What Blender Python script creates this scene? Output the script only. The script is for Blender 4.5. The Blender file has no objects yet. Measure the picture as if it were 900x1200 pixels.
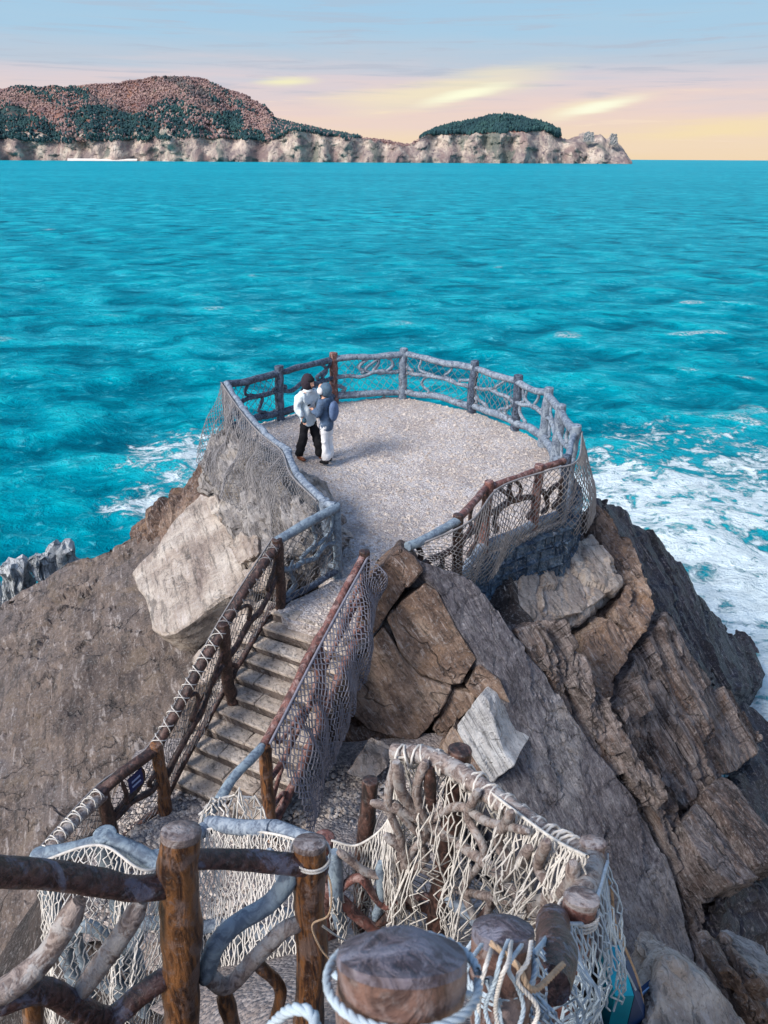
import bpy, bmesh, math, random
import numpy as np
from mathutils import Vector, Matrix

random.seed(7)
rng = np.random.default_rng(11)
sc = bpy.context.scene
C = sc.collection
R = math.radians

# ------------------------------------------------------------------ camera
CAM = np.array([0.0, 0.0, 5.3]); PITCH = 25.6; ROLL = 0.3; F = 867.0
cam = bpy.data.cameras.new('camera'); co = bpy.data.objects.new('camera', cam); C.objects.link(co)
cam.sensor_fit = 'VERTICAL'; cam.sensor_height = 36.0; cam.lens = F / 1200 * 36
cam.clip_start = 0.05; cam.clip_end = 60000
CM = Matrix.Rotation(R(90 - PITCH), 3, 'X') @ Matrix.Rotation(R(ROLL), 3, 'Z')
co.matrix_world = Matrix.Translation(Vector(CAM)) @ CM.to_4x4()
cam.dof.use_dof = True; cam.dof.focus_distance = 11.0; cam.dof.aperture_fstop = 8.5
sc.camera = co
CMN = np.array(CM)

# ------------------------------------------------------------------ light
SUN = Vector((-0.62, -0.46, 0.64)).normalized()
sun = bpy.data.lights.new('sun', 'SUN'); so = bpy.data.objects.new('sun', sun); C.objects.link(so)
sun.energy = 1.9; sun.angle = R(18); sun.color = (1.0, 0.955, 0.90)
so.rotation_euler = SUN.to_track_quat('Z', 'Y').to_euler(); so.location = SUN * 60
sc.view_settings.view_transform = 'Standard'; sc.view_settings.look = 'None'
sc.view_settings.exposure = 1.1; sc.view_settings.gamma = 1.0
SEA_Z = -9.0

def lin(r, g, b):
    f = lambda c: (c / 255 / 12.92) if c / 255 <= 0.04045 else ((c / 255 + 0.055) / 1.055) ** 2.4
    return (f(r), f(g), f(b), 1.0)

# ------------------------------------------------------------------ node helper
class NT:
    def __init__(s, tree): s.t = tree
    def n(s, typ, **kw):
        nd = s.t.nodes.new(typ)
        for k, v in kw.items():
            if k.startswith('i_'):
                key = k[2:]; key = int(key) if key.isdigit() else key.replace('_', ' ')
                sock = nd.inputs[key]
                if isinstance(v, bpy.types.NodeSocket): s.t.links.new(v, sock)
                else: sock.default_value = v
            else: setattr(nd, k, v)
        return nd
    def link(s, a, b): s.t.links.new(a, b)
    def math(s, op, a, b=None, c=None, clamp=False):
        nd = s.t.nodes.new('ShaderNodeMath'); nd.operation = op; nd.use_clamp = clamp
        for i, v in enumerate((a, b, c)):
            if v is None: continue
            if isinstance(v, bpy.types.NodeSocket): s.t.links.new(v, nd.inputs[i])
            else: nd.inputs[i].default_value = v
        return nd.outputs[0]
    def vmath(s, op, a, b=None, out=0):
        nd = s.t.nodes.new('ShaderNodeVectorMath'); nd.operation = op
        for i, v in enumerate((a, b)):
            if v is None: continue
            if isinstance(v, bpy.types.NodeSocket): s.t.links.new(v, nd.inputs[i])
            else: nd.inputs[i].default_value = v
        return nd.outputs[out]
    def mix(s, f, a, b, mode='MIX'):
        nd = s.t.nodes.new('ShaderNodeMix'); nd.data_type = 'RGBA'; nd.blend_type = mode
        for i, v in ((0, f), (6, a), (7, b)):
            if isinstance(v, bpy.types.NodeSocket): s.t.links.new(v, nd.inputs[i])
            else: nd.inputs[i].default_value = v
        return nd.outputs[2]
    def ramp(s, f, stops, interp='LINEAR'):
        nd = s.t.nodes.new('ShaderNodeValToRGB'); cr = nd.color_ramp; cr.interpolation = interp
        while len(cr.elements) < len(stops): cr.elements.new(0.5)
        for e, (p, c) in zip(cr.elements, stops):
            e.position = p; e.color = c if len(c) == 4 else (*c, 1)
        s.t.links.new(f, nd.inputs[0]); return nd.outputs[0]
    def smooth(s, v, lo, hi):
        nd = s.t.nodes.new('ShaderNodeMapRange'); nd.interpolation_type = 'SMOOTHSTEP'
        s.t.links.new(v, nd.inputs[0]); nd.inputs[1].default_value = lo; nd.inputs[2].default_value = hi
        return nd.outputs[0]
    def noise(s, vec, scale, detail=4, rough=0.6, dist=0.0):
        return s.n('ShaderNodeTexNoise', i_Vector=vec, i_Scale=scale, i_Detail=detail, i_Roughness=rough, i_Distortion=dist).outputs[0]
G = lambda v: (v, v, v, 1)

# ------------------------------------------------------------------ world
w = bpy.data.worlds.new('World'); sc.world = w; w.use_nodes = True
t = NT(w.node_tree); w.node_tree.nodes.clear()
sky = t.n('ShaderNodeTexSky', sky_type='NISHITA', sun_disc=False)
sky.sun_elevation = math.asin(SUN.z); sky.sun_rotation = math.atan2(SUN.x, SUN.y)
sky.air_density = 1.0; sky.dust_density = 1.2; sky.ozone_density = 1.0
bg1 = t.n('ShaderNodeBackground', i_Color=sky.outputs[0], i_Strength=0.125)
gen = t.n('ShaderNodeTexCoord').outputs['Generated']
sep = t.n('ShaderNodeSeparateXYZ', i_0=gen)
stretch = t.vmath('MULTIPLY', gen, (2.2, 2.2, 26.0))
n1 = t.noise(stretch, 1.6, 5, 0.55, 0.4)
stretch2 = t.vmath('MULTIPLY', gen, (3.0, 3.0, 60.0))
n2 = t.noise(stretch2, 1.5, 5, 0.6, 0.3)
zz = t.math('ADD', sep.outputs[2], t.math('MULTIPLY', t.math('SUBTRACT', n1, 0.5), 0.055))
zz = t.math('ADD', zz, t.math('MULTIPLY', t.math('SUBTRACT', n2, 0.5), 0.02))
col = t.ramp(zz, [(0.0, lin(243, 217, 180)), (0.022, lin(244, 220, 192)), (0.05, lin(238, 214, 206)),
                  (0.078, lin(220, 210, 216)), (0.098, lin(192, 205, 220)), (0.13, lin(172, 206, 230)), (0.2, lin(158, 202, 234))])
n3 = t.noise(t.vmath('MULTIPLY', gen, (4.0, 4.0, 80.0)), 1.7, 6, 0.62, 0.5)
gl = t.math('MULTIPLY', t.smooth(n3, 0.50, 0.66), t.math('MULTIPLY', t.smooth(sep.outputs[2], 0.035, 0.09), t.smooth(sep.outputs[2], 0.2, 0.12)))
col = t.mix(t.math('MULTIPLY', gl, 0.55), col, lin(182, 190, 206))
col = t.mix(t.math('MULTIPLY', t.smooth(n3, 0.44, 0.34), t.math('MULTIPLY', t.smooth(sep.outputs[2], 0.09, 0.05), 0.5)), col, lin(250, 228, 204))
def streak(px, py, ang, la, lb, c, amt, cur):
    d = CMN @ np.array([(px - 450) / F, -(py - 600) / F, -1.0]); d /= np.linalg.norm(d)
    r = np.cross(d, [0, 0, 1]); r /= np.linalg.norm(r); u = np.cross(r, d)
    a = r * math.cos(R(ang)) + u * math.sin(R(ang)); b = -r * math.sin(R(ang)) + u * math.cos(R(ang))
    rel = t.vmath('SUBTRACT', gen, tuple(d))
    x = t.math('DIVIDE', t.vmath('DOT_PRODUCT', rel, tuple(a), out=1), la)
    y = t.math('DIVIDE', t.vmath('DOT_PRODUCT', rel, tuple(b), out=1), lb)
    y = t.math('ADD', y, t.math('MULTIPLY', t.math('SUBTRACT', n2, 0.5), 1.6))
    rr = t.math('SQRT', t.math('ADD', t.math('MULTIPLY', x, x), t.math('MULTIPLY', y, y)))
    m = t.math('MULTIPLY', t.math('SUBTRACT', 1.0, t.smooth(rr, 0.1, 1.0)), amt)
    return t.mix(m, cur, c)
col = streak(530, 105, 9, 0.17, 0.020, lin(251, 240, 196), 0.6, col)
col = streak(545, 110, 11, 0.075, 0.0085, lin(255, 255, 224), 1.0, col)
col = streak(690, 126, 9, 0.10, 0.013, lin(254, 243, 204), 0.6, col)
col = streak(700, 126, 10, 0.062, 0.008, lin(255, 255, 228), 1.0, col)
col = streak(335, 96, 2, 0.05, 0.007, lin(253, 248, 196), 0.75, col)
col = streak(430, 112, 4, 0.10, 0.012, lin(250, 236, 196), 0.4, col)
col = streak(850, 150, 3, 0.16, 0.016, lin(252, 232, 170), 0.5, col)
bg2 = t.n('ShaderNodeBackground', i_Color=col, i_Strength=0.46)
fac = t.math('SUBTRACT', 1.0, t.smooth(sep.outputs[2], 0.16, 0.5))
mx = t.n('ShaderNodeMixShader', i_0=fac, i_1=bg1.outputs[0], i_2=bg2.outputs[0])
t.link(mx.outputs[0], t.n('ShaderNodeOutputWorld').inputs[0])

# ------------------------------------------------------------------ placing helpers
def ray(px, py):
    d = CMN @ np.array([(px - 450) / F, -(py - 600) / F, -1.0]); return d
def at_z(px, py, z):
    d = ray(px, py); return CAM + d * ((z - CAM[2]) / d[2])
def at_y(px, py, y):                       # ground distance along +Y
    d = ray(px, py); return CAM + d * (y / d[1])
class Plane:
    def __init__(s, *p):
        p = [np.array(q, float) for q in p]; s.p = p[0]
        n = np.cross(p[1] - p[0], p[2] - p[0]); n /= np.linalg.norm(n)
        if n @ (CAM - s.p) < 0: n = -n
        s.n = n
    def at(s, px, py):
        d = ray(px, py); return CAM + d * (((s.p - CAM) @ s.n) / (d @ s.n))
    def off(s, k):
        q = Plane.__new__(Plane); q.p = s.p + s.n * k; q.n = s.n; return q
    def z(s, x, y): return s.p[2] - (s.n[0] * (x - s.p[0]) + s.n[1] * (y - s.p[1])) / s.n[2]

# ------------------------------------------------------------------ numpy noise
def _h(i, j, k, seed):
    h = (i.astype(np.int64) * 374761393 + j.astype(np.int64) * 668265263 + k.astype(np.int64) * 2147483647 + seed * 974711) & 0xffffffff
    h = ((h ^ (h >> 13)) * 1274126177) & 0xffffffff
    h = ((h ^ (h >> 16)) * 2246822519) & 0xffffffff
    return ((h ^ (h >> 15)) & 0xffffff) / float(0xffffff)
def vnoise(p, seed=0):
    f = np.floor(p); u = p - f; u = u * u * (3 - 2 * u); f = f.astype(np.int64)
    r = 0
    for a in (0, 1):
        for b in (0, 1):
            for c in (0, 1):
                wt = (u[:, 0] if a else 1 - u[:, 0]) * (u[:, 1] if b else 1 - u[:, 1]) * (u[:, 2] if c else 1 - u[:, 2])
                r = r + wt * _h(f[:, 0] + a, f[:, 1] + b, f[:, 2] + c, seed)
    return r * 2 - 1
def fbm(p, octs=4, seed=0, gain=0.5):
    a = 1.0; r = 0; s = 1.0
    for o in range(octs):
        r = r + a * vnoise(p * s, seed + o * 17); a *= gain; s *= 2.03
    return r
def worley(p, seed=0):
    f = np.floor(p).astype(np.int64); d1 = np.full(len(p), 9.0); d2 = d1.copy(); hid = np.zeros(len(p))
    for a in (-1, 0, 1):
        for b in (-1, 0, 1):
            for c in (-1, 0, 1):
                i, j, k = f[:, 0] + a, f[:, 1] + b, f[:, 2] + c
                q = np.stack([i + 0.15 + 0.7 * _h(i, j, k, seed), j + 0.15 + 0.7 * _h(i, j, k, seed + 1), k + 0.15 + 0.7 * _h(i, j, k, seed + 2)], 1)
                d = np.sqrt(((p - q) ** 2).sum(1)); m = d < d1
                d2 = np.where(m, d1, np.minimum(d2, d)); hid = np.where(m, _h(i, j, k, seed + 5), hid); d1 = np.where(m, d, d1)
    return d1, d2, hid

# ------------------------------------------------------------------ object helpers
ORG = {}
def obj(name, V, Fc, mat, parent=None, origin=None, smooth=True, sharp=None):
    V = np.asarray(V, float)
    if parent is not None: org = ORG[parent.name]
    elif origin is not None: org = np.asarray(origin, float)
    else: org = np.array([V[:, 0].mean(), V[:, 1].mean(), V[:, 2].min()])
    me = bpy.data.meshes.new(name)
    V = V - org
    if isinstance(Fc, np.ndarray):
        k = Fc.shape[1]; me.vertices.add(len(V)); me.vertices.foreach_set('co', V.ravel())
        me.loops.add(Fc.size); me.loops.foreach_set('vertex_index', Fc.ravel().astype(np.int32))
        me.polygons.add(len(Fc)); me.polygons.foreach_set('loop_start', np.arange(0, Fc.size, k, dtype=np.int32))
        me.update(calc_edges=True)
    else:
        me.from_pydata([tuple(v) for v in V], [], Fc); me.update()
    me.polygons.foreach_set('use_smooth', [smooth] * len(me.polygons))
    if sharp is not None: me.set_sharp_from_angle(angle=R(sharp))
    if mat is not None: me.materials.append(mat)
    o = bpy.data.objects.new(name, me); C.objects.link(o)
    if parent is not None: o.parent = parent
    else: o.location = org
    ORG[o.name] = org
    return o
def empty(name, loc):
    o = bpy.data.objects.new(name, None); C.objects.link(o); o.location = tuple(loc); o.empty_display_size = 0.2
    ORG[o.name] = np.asarray(loc, float); return o
def tag(o, label=None, cat=None, group=None, kind=None):
    if label: o['label'] = label
    if cat: o['category'] = cat
    if group: o['group'] = group
    if kind: o['kind'] = kind
    return o

def catmull(P, n):
    P = np.asarray(P, float)
    if len(P) == 2: return P[0] + (P[1] - P[0]) * np.linspace(0, 1, n)[:, None]
    Q = np.vstack([2 * P[0] - P[1], P, 2 * P[-1] - P[-2]])
    L = np.concatenate([[0], np.cumsum(np.linalg.norm(np.diff(P, axis=0), axis=1))])
    s = np.linspace(0, L[-1], n); k = np.clip(np.searchsorted(L, s, side='right') - 1, 0, len(P) - 2)
    u = ((s - L[k]) / np.maximum(L[k + 1] - L[k], 1e-9))[:, None]
    a, b, c, d = Q[k], Q[k + 1], Q[k + 2], Q[k + 3]
    return 0.5 * (2 * b + (c - a) * u + (2 * a - 5 * b + 4 * c - d) * u * u + (3 * b - a - 3 * c + d) * u ** 3)
def polyline(P, n):
    P = np.asarray(P, float); L = np.concatenate([[0], np.cumsum(np.linalg.norm(np.diff(P, axis=0), axis=1))])
    s = np.linspace(0, L[-1], n); return np.stack([np.interp(s, L, P[:, i]) for i in range(P.shape[1])], 1)
def tube(P, rad, sides=8, amp=0.0, seed=0, caps=True, freq=9.0):
    P = np.asarray(P, float); n = len(P); rad = np.broadcast_to(np.asarray(rad, float), (n,))
    T = np.gradient(P, axis=0); T /= np.maximum(np.linalg.norm(T, axis=1), 1e-9)[:, None]
    ref = np.array([0, 0, 1.0]) if abs(T[0, 2]) < 0.9 else np.array([0, 1.0, 0])
    N = np.zeros_like(P); v = np.cross(T[0], ref); N[0] = v / np.linalg.norm(v)
    for i in range(1, n):
        v = N[i - 1] - T[i] * (N[i - 1] @ T[i]); N[i] = v / max(np.linalg.norm(v), 1e-9)
    B = np.cross(T, N); a = np.linspace(0, 2 * np.pi, sides, endpoint=False)
    D = N[:, None, :] * np.cos(a)[None, :, None] + B[:, None, :] * np.sin(a)[None, :, None]
    V = (P[:, None, :] + D * rad[:, None, None]).reshape(-1, 3)
    if amp:
        V = V + D.reshape(-1, 3) * (fbm(V * freq + seed * 3.7, 3, seed) * amp * np.repeat(rad, sides))[:, None]
    i = np.arange(n - 1)[:, None] * sides; j = np.arange(sides)[None]; j2 = (j + 1) % sides
    Fc = np.stack([i + j, i + j2, i + sides + j2, i + sides + j], -1).reshape(-1, 4)
    return V, Fc
def capped(V, Fc, sides):                    # close both ends with fans
    n = len(V); c0 = V[:sides].mean(0); c1 = V[-sides:].mean(0)
    V = np.vstack([V, c0, c1]); T = [tuple(f) for f in Fc]
    for j in range(sides):
        T.append((n, (j + 1) % sides, j)); T.append((n + 1, n - sides + j, n - sides + (j + 1) % sides))
    return V, T
def merge(parts):
    Vs, Fs, k = [], [], 0
    for V, Fc in parts: Vs.append(V); Fs.append(np.asarray(Fc) + k); k += len(V)
    return np.vstack(Vs), np.vstack(Fs)

# ------------------------------------------------------------------ materials
def new_mat(name):
    m = bpy.data.materials.new(name); m.use_nodes = True; nt = NT(m.node_tree); m.node_tree.nodes.clear()
    out = nt.n('ShaderNodeOutputMaterial'); b = nt.n('ShaderNodeBsdfPrincipled'); nt.link(b.outputs[0], out.inputs[0])
    return m, nt, b
BED = np.array([0.72, -0.18, 0.67]); BED /= np.linalg.norm(BED)
LIN = np.array([0.50, -0.52, -0.69]); LIN -= BED * (LIN @ BED); LIN /= np.linalg.norm(LIN)
LAT = np.cross(BED, LIN)
def rock_mat(name, cols, dark, streak=0.5, mott=0.7, bump=0.5, crack=0.5, rough=0.85, bed=BED, lin_=LIN, stain=None, spec=0.3, sk=7.0):
    m, t, b = new_mat(name); lat = np.cross(bed, lin_)
    pos = t.n('ShaderNodeNewGeometry').outputs['Position']
    dt = lambda v: t.vmath('DOT_PRODUCT', pos, tuple(float(x) for x in v), out=1)
    a, l, c = dt(bed), dt(lin_), dt(lat)
    vec = t.n('ShaderNodeCombineXYZ', i_0=t.math('MULTIPLY', a, sk), i_1=t.math('MULTIPLY', l, 0.55), i_2=t.math('MULTIPLY', c, sk * 0.75)).outputs[0]
    st = t.noise(vec, 1.0, 6, 0.68, 0.5)
    st2 = t.noise(t.vmath('MULTIPLY', vec, (2.6, 1.7, 2.6)), 1.3, 5, 0.7, 0.3)
    big = t.noise(pos, mott, 5, 0.62, 0.6)
    mid = t.noise(pos, 3.5, 5, 0.65, 0.8)
    fine = t.noise(pos, 22, 6, 0.78, 0.4)
    rnd = t.n('ShaderNodeObjectInfo').outputs['Random']
    f = t.math('ADD', big, t.math('MULTIPLY', t.math('SUBTRACT', rnd, 0.5), 0.16))
    f = t.math('ADD', f, t.math('MULTIPLY', t.math('SUBTRACT', st, 0.5), streak * 0.7))
    n = len(cols)
    col = t.ramp(f, [(0.30 + 0.4 * i / (n - 1), cols[i]) for i in range(n)])
    col = t.mix(t.smooth(mid, 0.35, 0.75), col, t.mix(0.55, col, dark))
    col = t.mix(t.math('MULTIPLY', t.smooth(st, 0.52, 0.30), streak), col, dark)
    col = t.mix(t.math('MULTIPLY', t.smooth(st2, 0.48, 0.37), 0.7), col, t.mix(0.8, col, G(0.02)))
    col = t.mix(t.math('MULTIPLY', t.smooth(st2, 0.56, 0.66), 0.6), col, t.mix(0.55, col, lin(215, 206, 202)))
    if stain: col = t.mix(t.math('MULTIPLY', t.smooth(t.noise(pos, 1.3, 4, 0.6, 1.2), 0.54, 0.68), 0.75), col, stain)
    col = t.mix(t.math('MULTIPLY', t.smooth(fine, 0.53, 0.64), 0.5), col, t.mix(0.5, col, G(0.6)))
    col = t.mix(t.math('MULTIPLY', t.smooth(fine, 0.46, 0.36), 0.6), col, t.mix(0.7, col, G(0.015)))
    wv = t.vmath('ADD', t.vmath('MULTIPLY', vec, (0.12, 1.0, 0.14)), t.vmath('SCALE', t.n('ShaderNodeTexNoise', i_Vector=pos, i_Scale=2.2, i_Detail=3.0).outputs[1], None))
    wv.node.inputs[1].links[0].from_node.inputs['Scale'].default_value = 0.7
    ed = t.n('ShaderNodeTexVoronoi', feature='DISTANCE_TO_EDGE', i_Vector=wv, i_Scale=1.25).outputs[0]
    gate = t.smooth(t.noise(pos, 1.1, 2), 0.42, 0.58)
    ck = t.math('MULTIPLY', t.smooth(ed, 0.022, 0.004), t.math('MULTIPLY', gate, crack))
    col = t.mix(ck, col, t.mix(0.8, col, G(0.012)))
    t.link(col, b.inputs['Base Color'])
    h = t.math('ADD', t.math('MULTIPLY', st, 0.6), t.math('MULTIPLY', mid, 0.5))
    h = t.math('ADD', h, t.math('MULTIPLY', fine, 0.40)); h = t.math('ADD', h, t.math('MULTIPLY', st2, 0.45))
    h = t.math('SUBTRACT', h, t.math('MULTIPLY', ck, 0.8))
    bp = t.n('ShaderNodeBump', i_Strength=min(1.0, bump * 1.5), i_Distance=0.10, i_Height=h)
    t.link(bp.outputs[0], b.inputs['Normal'])
    b.inputs['Roughness'].default_value = rough; b.inputs['Specular IOR Level'].default_value = spec
    return m
LB = np.array([-0.41, -0.2, 0.89]); LB /= np.linalg.norm(LB); LL = np.array([0.3, -0.9, 0.0]); LL -= LB * (LL @ LB); LL /= np.linalg.norm(LL)
M = {}
M['brown'] = rock_mat('brown_rock', [lin(78, 62, 55), lin(116, 94, 82), lin(146, 122, 106), lin(176, 154, 136)], lin(54, 44, 43), 0.5, 0.9, 0.6, 0.6, stain=lin(140, 112, 90))
M['slab'] = rock_mat('slate_slab_rock', [lin(100, 94, 98), lin(126, 121, 126), lin(152, 149, 152), lin(158, 144, 134)], lin(60, 56, 64), 0.65, 0.5, 0.7, 0.35, sk=13)
M['strata'] = rock_mat('layered_rock', [lin(74, 60, 55), lin(112, 96, 90), lin(150, 138, 134), lin(112, 90, 78)], lin(32, 26, 27), 0.8, 0.8, 0.8, 0.5, sk=11)
M['left'] = rock_mat('left_cliff_rock', [lin(70, 60, 57), lin(94, 83, 78), lin(124, 109, 99), lin(108, 100, 99)], lin(48, 43, 46), 0.35, 0.32, 0.9, 0.55, bed=LB, lin_=LL, stain=lin(114, 100, 88), sk=3)
M['white'] = rock_mat('white_rock', [lin(168, 164, 162), lin(196, 194, 192), lin(212, 212, 212)], lin(120, 116, 118), 0.35, 1.2, 0.6, 0.3)
M['tan'] = rock_mat('tan_rock', [lin(132, 118, 110), lin(168, 154, 142), lin(190, 178, 166), lin(212, 204, 194)], lin(112, 98, 92), 0.4, 0.8, 0.5, 0.25, bed=LB, lin_=LL, sk=4)
M['pale'] = rock_mat('pale_grey_rock', [lin(112, 106, 104), lin(154, 148, 144), lin(182, 176, 172), lin(160, 148, 134)], lin(82, 76, 78), 0.45, 1.2, 0.9, 0.5)
M['dark'] = rock_mat('dark_wet_or_shaded_rock', [lin(32, 30, 40), lin(46, 44, 56), lin(66, 62, 74), lin(60, 52, 52)], lin(18, 17, 24), 0.5, 0.6, 0.7, 0.5, rough=0.5, spec=0.5)  # wet rock by the surf; also paints shadow on the flanks by the cleft blocks
M['base'] = rock_mat('shaded_gap_rock', [lin(48, 42, 41), lin(68, 59, 56), lin(86, 75, 70)], lin(30, 26, 27), 0.6, 0.8, 0.9, 0.5)  # ground kept dark so shade in the gaps between blocks is in the colour
M['stone'] = rock_mat('wall_stone_rock', [lin(60, 80, 102), lin(84, 106, 128), lin(118, 136, 150)], lin(40, 54, 72), 0.3, 2.0, 0.8, 0.3)
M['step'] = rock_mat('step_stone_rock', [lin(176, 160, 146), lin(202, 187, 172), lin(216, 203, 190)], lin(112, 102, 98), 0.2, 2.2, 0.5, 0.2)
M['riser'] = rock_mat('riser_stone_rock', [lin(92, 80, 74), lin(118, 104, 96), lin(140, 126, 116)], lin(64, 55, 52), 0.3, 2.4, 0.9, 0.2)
M['grey_sea'] = rock_mat('grey_sea_rock', [lin(158, 162, 164), lin(186, 190, 192), lin(206, 208, 208)], lin(104, 108, 112), 0.4, 1.4, 0.6, 0.6)

def gravel_mat(name, c1, c2, c3):
    m, t, b = new_mat(name); pos = t.n('ShaderNodeNewGeometry').outputs['Position']
    vo = t.n('ShaderNodeTexVoronoi', i_Vector=pos, i_Scale=34.0); vr = t.n('ShaderNodeSeparateColor', i_0=vo.outputs['Color']).outputs[0]
    big = t.noise(pos, 0.9, 4, 0.6); med = t.noise(pos, 9, 5, 0.75)
    col = t.ramp(vr, [(0.0, c1), (0.5, c2), (1.0, c3)])
    col = t.mix(t.smooth(big, 0.38, 0.66), col, t.mix(0.5, col, lin(138, 120, 108)))
    col = t.mix(t.math('MULTIPLY', t.smooth(t.noise(pos, 2.6, 5, 0.7, 0.8), 0.50, 0.66), 0.5), col, t.mix(0.6, col, lin(120, 116, 118)))
    col = t.mix(t.smooth(med, 0.5, 0.68), col, t.mix(0.6, col, lin(96, 90, 90)))
    t.link(col, b.inputs['Base Color']); b.inputs['Roughness'].default_value = 0.95
    h = t.math('ADD', t.math('MULTIPLY', vo.outputs[0], -1.0), t.math('MULTIPLY', med, 1.2))
    bp = t.n('ShaderNodeBump', i_Strength=0.7, i_Distance=0.03, i_Height=h); t.link(bp.outputs[0], b.inputs['Normal'])
    return m
M['gravel'] = gravel_mat('gravel', lin(156, 148, 146), lin(182, 174, 171), lin(206, 200, 198))
M['gravel_dark'] = gravel_mat('dark_gravel', lin(96, 92, 94), lin(126, 120, 120), lin(156, 150, 148))

def wood_mat(name, base, dark, worn_or_sky, amt=0.5, rough=0.6, bump=0.6, sc_=(14, 14, 2.2), spec=0.4):
    m, t, b = new_mat(name); pos = t.n('ShaderNodeNewGeometry').outputs['Position']
    g = t.noise(t.vmath('MULTIPLY', pos, sc_), 1.6, 5, 0.65, 1.4); n = t.noise(t.vmath('MULTIPLY', pos, (1.4, 1.4, 0.8)), 9.0, 6, 0.7, 0.8); f = t.noise(pos, 40, 3, 0.7)
    col = t.mix(t.smooth(g, 0.62, 0.38), base, dark)
    col = t.mix(t.math('MULTIPLY', t.smooth(n, 0.60 - amt * 0.3, 0.72 - amt * 0.3), 0.85), col, worn_or_sky)
    col = t.mix(t.math('MULTIPLY', t.smooth(f, 0.55, 0.75), 0.3), col, t.mix(0.5, col, G(0.5)))
    t.link(col, b.inputs['Base Color']); b.inputs['Roughness'].default_value = rough; b.inputs['Specular IOR Level'].default_value = spec
    h = t.math('ADD', t.math('MULTIPLY', g, 0.7), t.math('MULTIPLY', f, 0.25))
    bp = t.n('ShaderNodeBump', i_Strength=bump, i_Distance=0.02, i_Height=h); t.link(bp.outputs[0], b.inputs['Normal'])
    return m
M['w_orange'] = wood_mat('orange_brown_log', lin(132, 88, 52), lin(48, 30, 24), lin(112, 92, 84), 0.35, 0.42, 0.9)
M['w_purple'] = wood_mat('purple_brown_log', lin(86, 62, 58), lin(40, 28, 28), lin(100, 98, 112), 0.3, 0.4, 0.8, (14, 14, 14))  # blue-grey patches paint the sky's reflection into the rail colour
M['w_pale'] = wood_mat('pale_worn_log', lin(146, 132, 125), lin(92, 78, 74), lin(158, 154, 152), 0.4, 0.6, 0.8, (14, 14, 14))
M['w_cap'] = wood_mat('worn_grey_cap', lin(126, 112, 108), lin(84, 70, 68), lin(156, 148, 146), 0.4, 0.7, 0.8, (12, 12, 12))
M['w_capblue'] = wood_mat('blue_grey_cap', lin(104, 96, 104), lin(62, 52, 58), lin(124, 122, 134), 0.35, 0.55, 0.9, (16, 16, 16))
M['w_stump'] = wood_mat('brown_grey_log', lin(112, 84, 74), lin(64, 46, 42), lin(134, 118, 114), 0.35, 0.6, 0.8, (10, 10, 5))
M['w_blue'] = wood_mat('blue_grey_log', lin(120, 134, 146), lin(86, 98, 112), lin(136, 150, 158), 0.4, 0.6, 0.5, (9, 9, 9))
M['w_dark'] = wood_mat('dark_brown_log', lin(66, 46, 40), lin(30, 22, 22), lin(96, 70, 62), 0.35, 0.5, 0.7, (10, 10, 6))
M['w_grey'] = wood_mat('weathered_grey_log', lin(118, 130, 144), lin(80, 90, 106), lin(144, 154, 164), 0.45, 0.75, 0.6, (9, 9, 9))
M['w_bluedark'] = wood_mat('dark_blue_grey_log', lin(70, 82, 100), lin(36, 42, 56), lin(98, 110, 126), 0.4, 0.6, 0.6, (9, 9, 9))
M['w_red'] = wood_mat('red_brown_log', lin(120, 78, 70), lin(64, 42, 40), lin(146, 120, 114), 0.35, 0.6, 0.6, (9, 9, 6))

def plain(name, c, rough=0.8, var=0.25, scale=12.0, bump=0.0, spec=0.3):
    m, t, b = new_mat(name); pos = t.n('ShaderNodeNewGeometry').outputs['Position']
    n = t.noise(pos, scale, 4, 0.65)
    t.link(t.mix(t.math('MULTIPLY', t.smooth(n, 0.35, 0.7), var), c, t.mix(0.7, c, G(0.02))), b.inputs['Base Color'])
    b.inputs['Roughness'].default_value = rough; b.inputs['Specular IOR Level'].default_value = spec
    if bump:
        bp = t.n('ShaderNodeBump', i_Strength=bump, i_Distance=0.02, i_Height=n); t.link(bp.outputs[0], b.inputs['Normal'])
    return m
M['rope_white'] = plain('white_rope', lin(206, 200, 192), 0.9, 0.5, 20)
M['rope_blue'] = plain('pale_blue_rope', lin(172, 186, 196), 0.9, 0.5, 20)
M['rope_grey'] = plain('grey_rope', lin(132, 129, 130), 0.9, 0.5, 14)
M['rope_dark'] = plain('dusky_rope', lin(122, 121, 132), 0.9, 0.5, 14)
M['rope_tan'] = plain('tan_rope', lin(176, 150, 124), 0.9, 0.5, 30)

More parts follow.
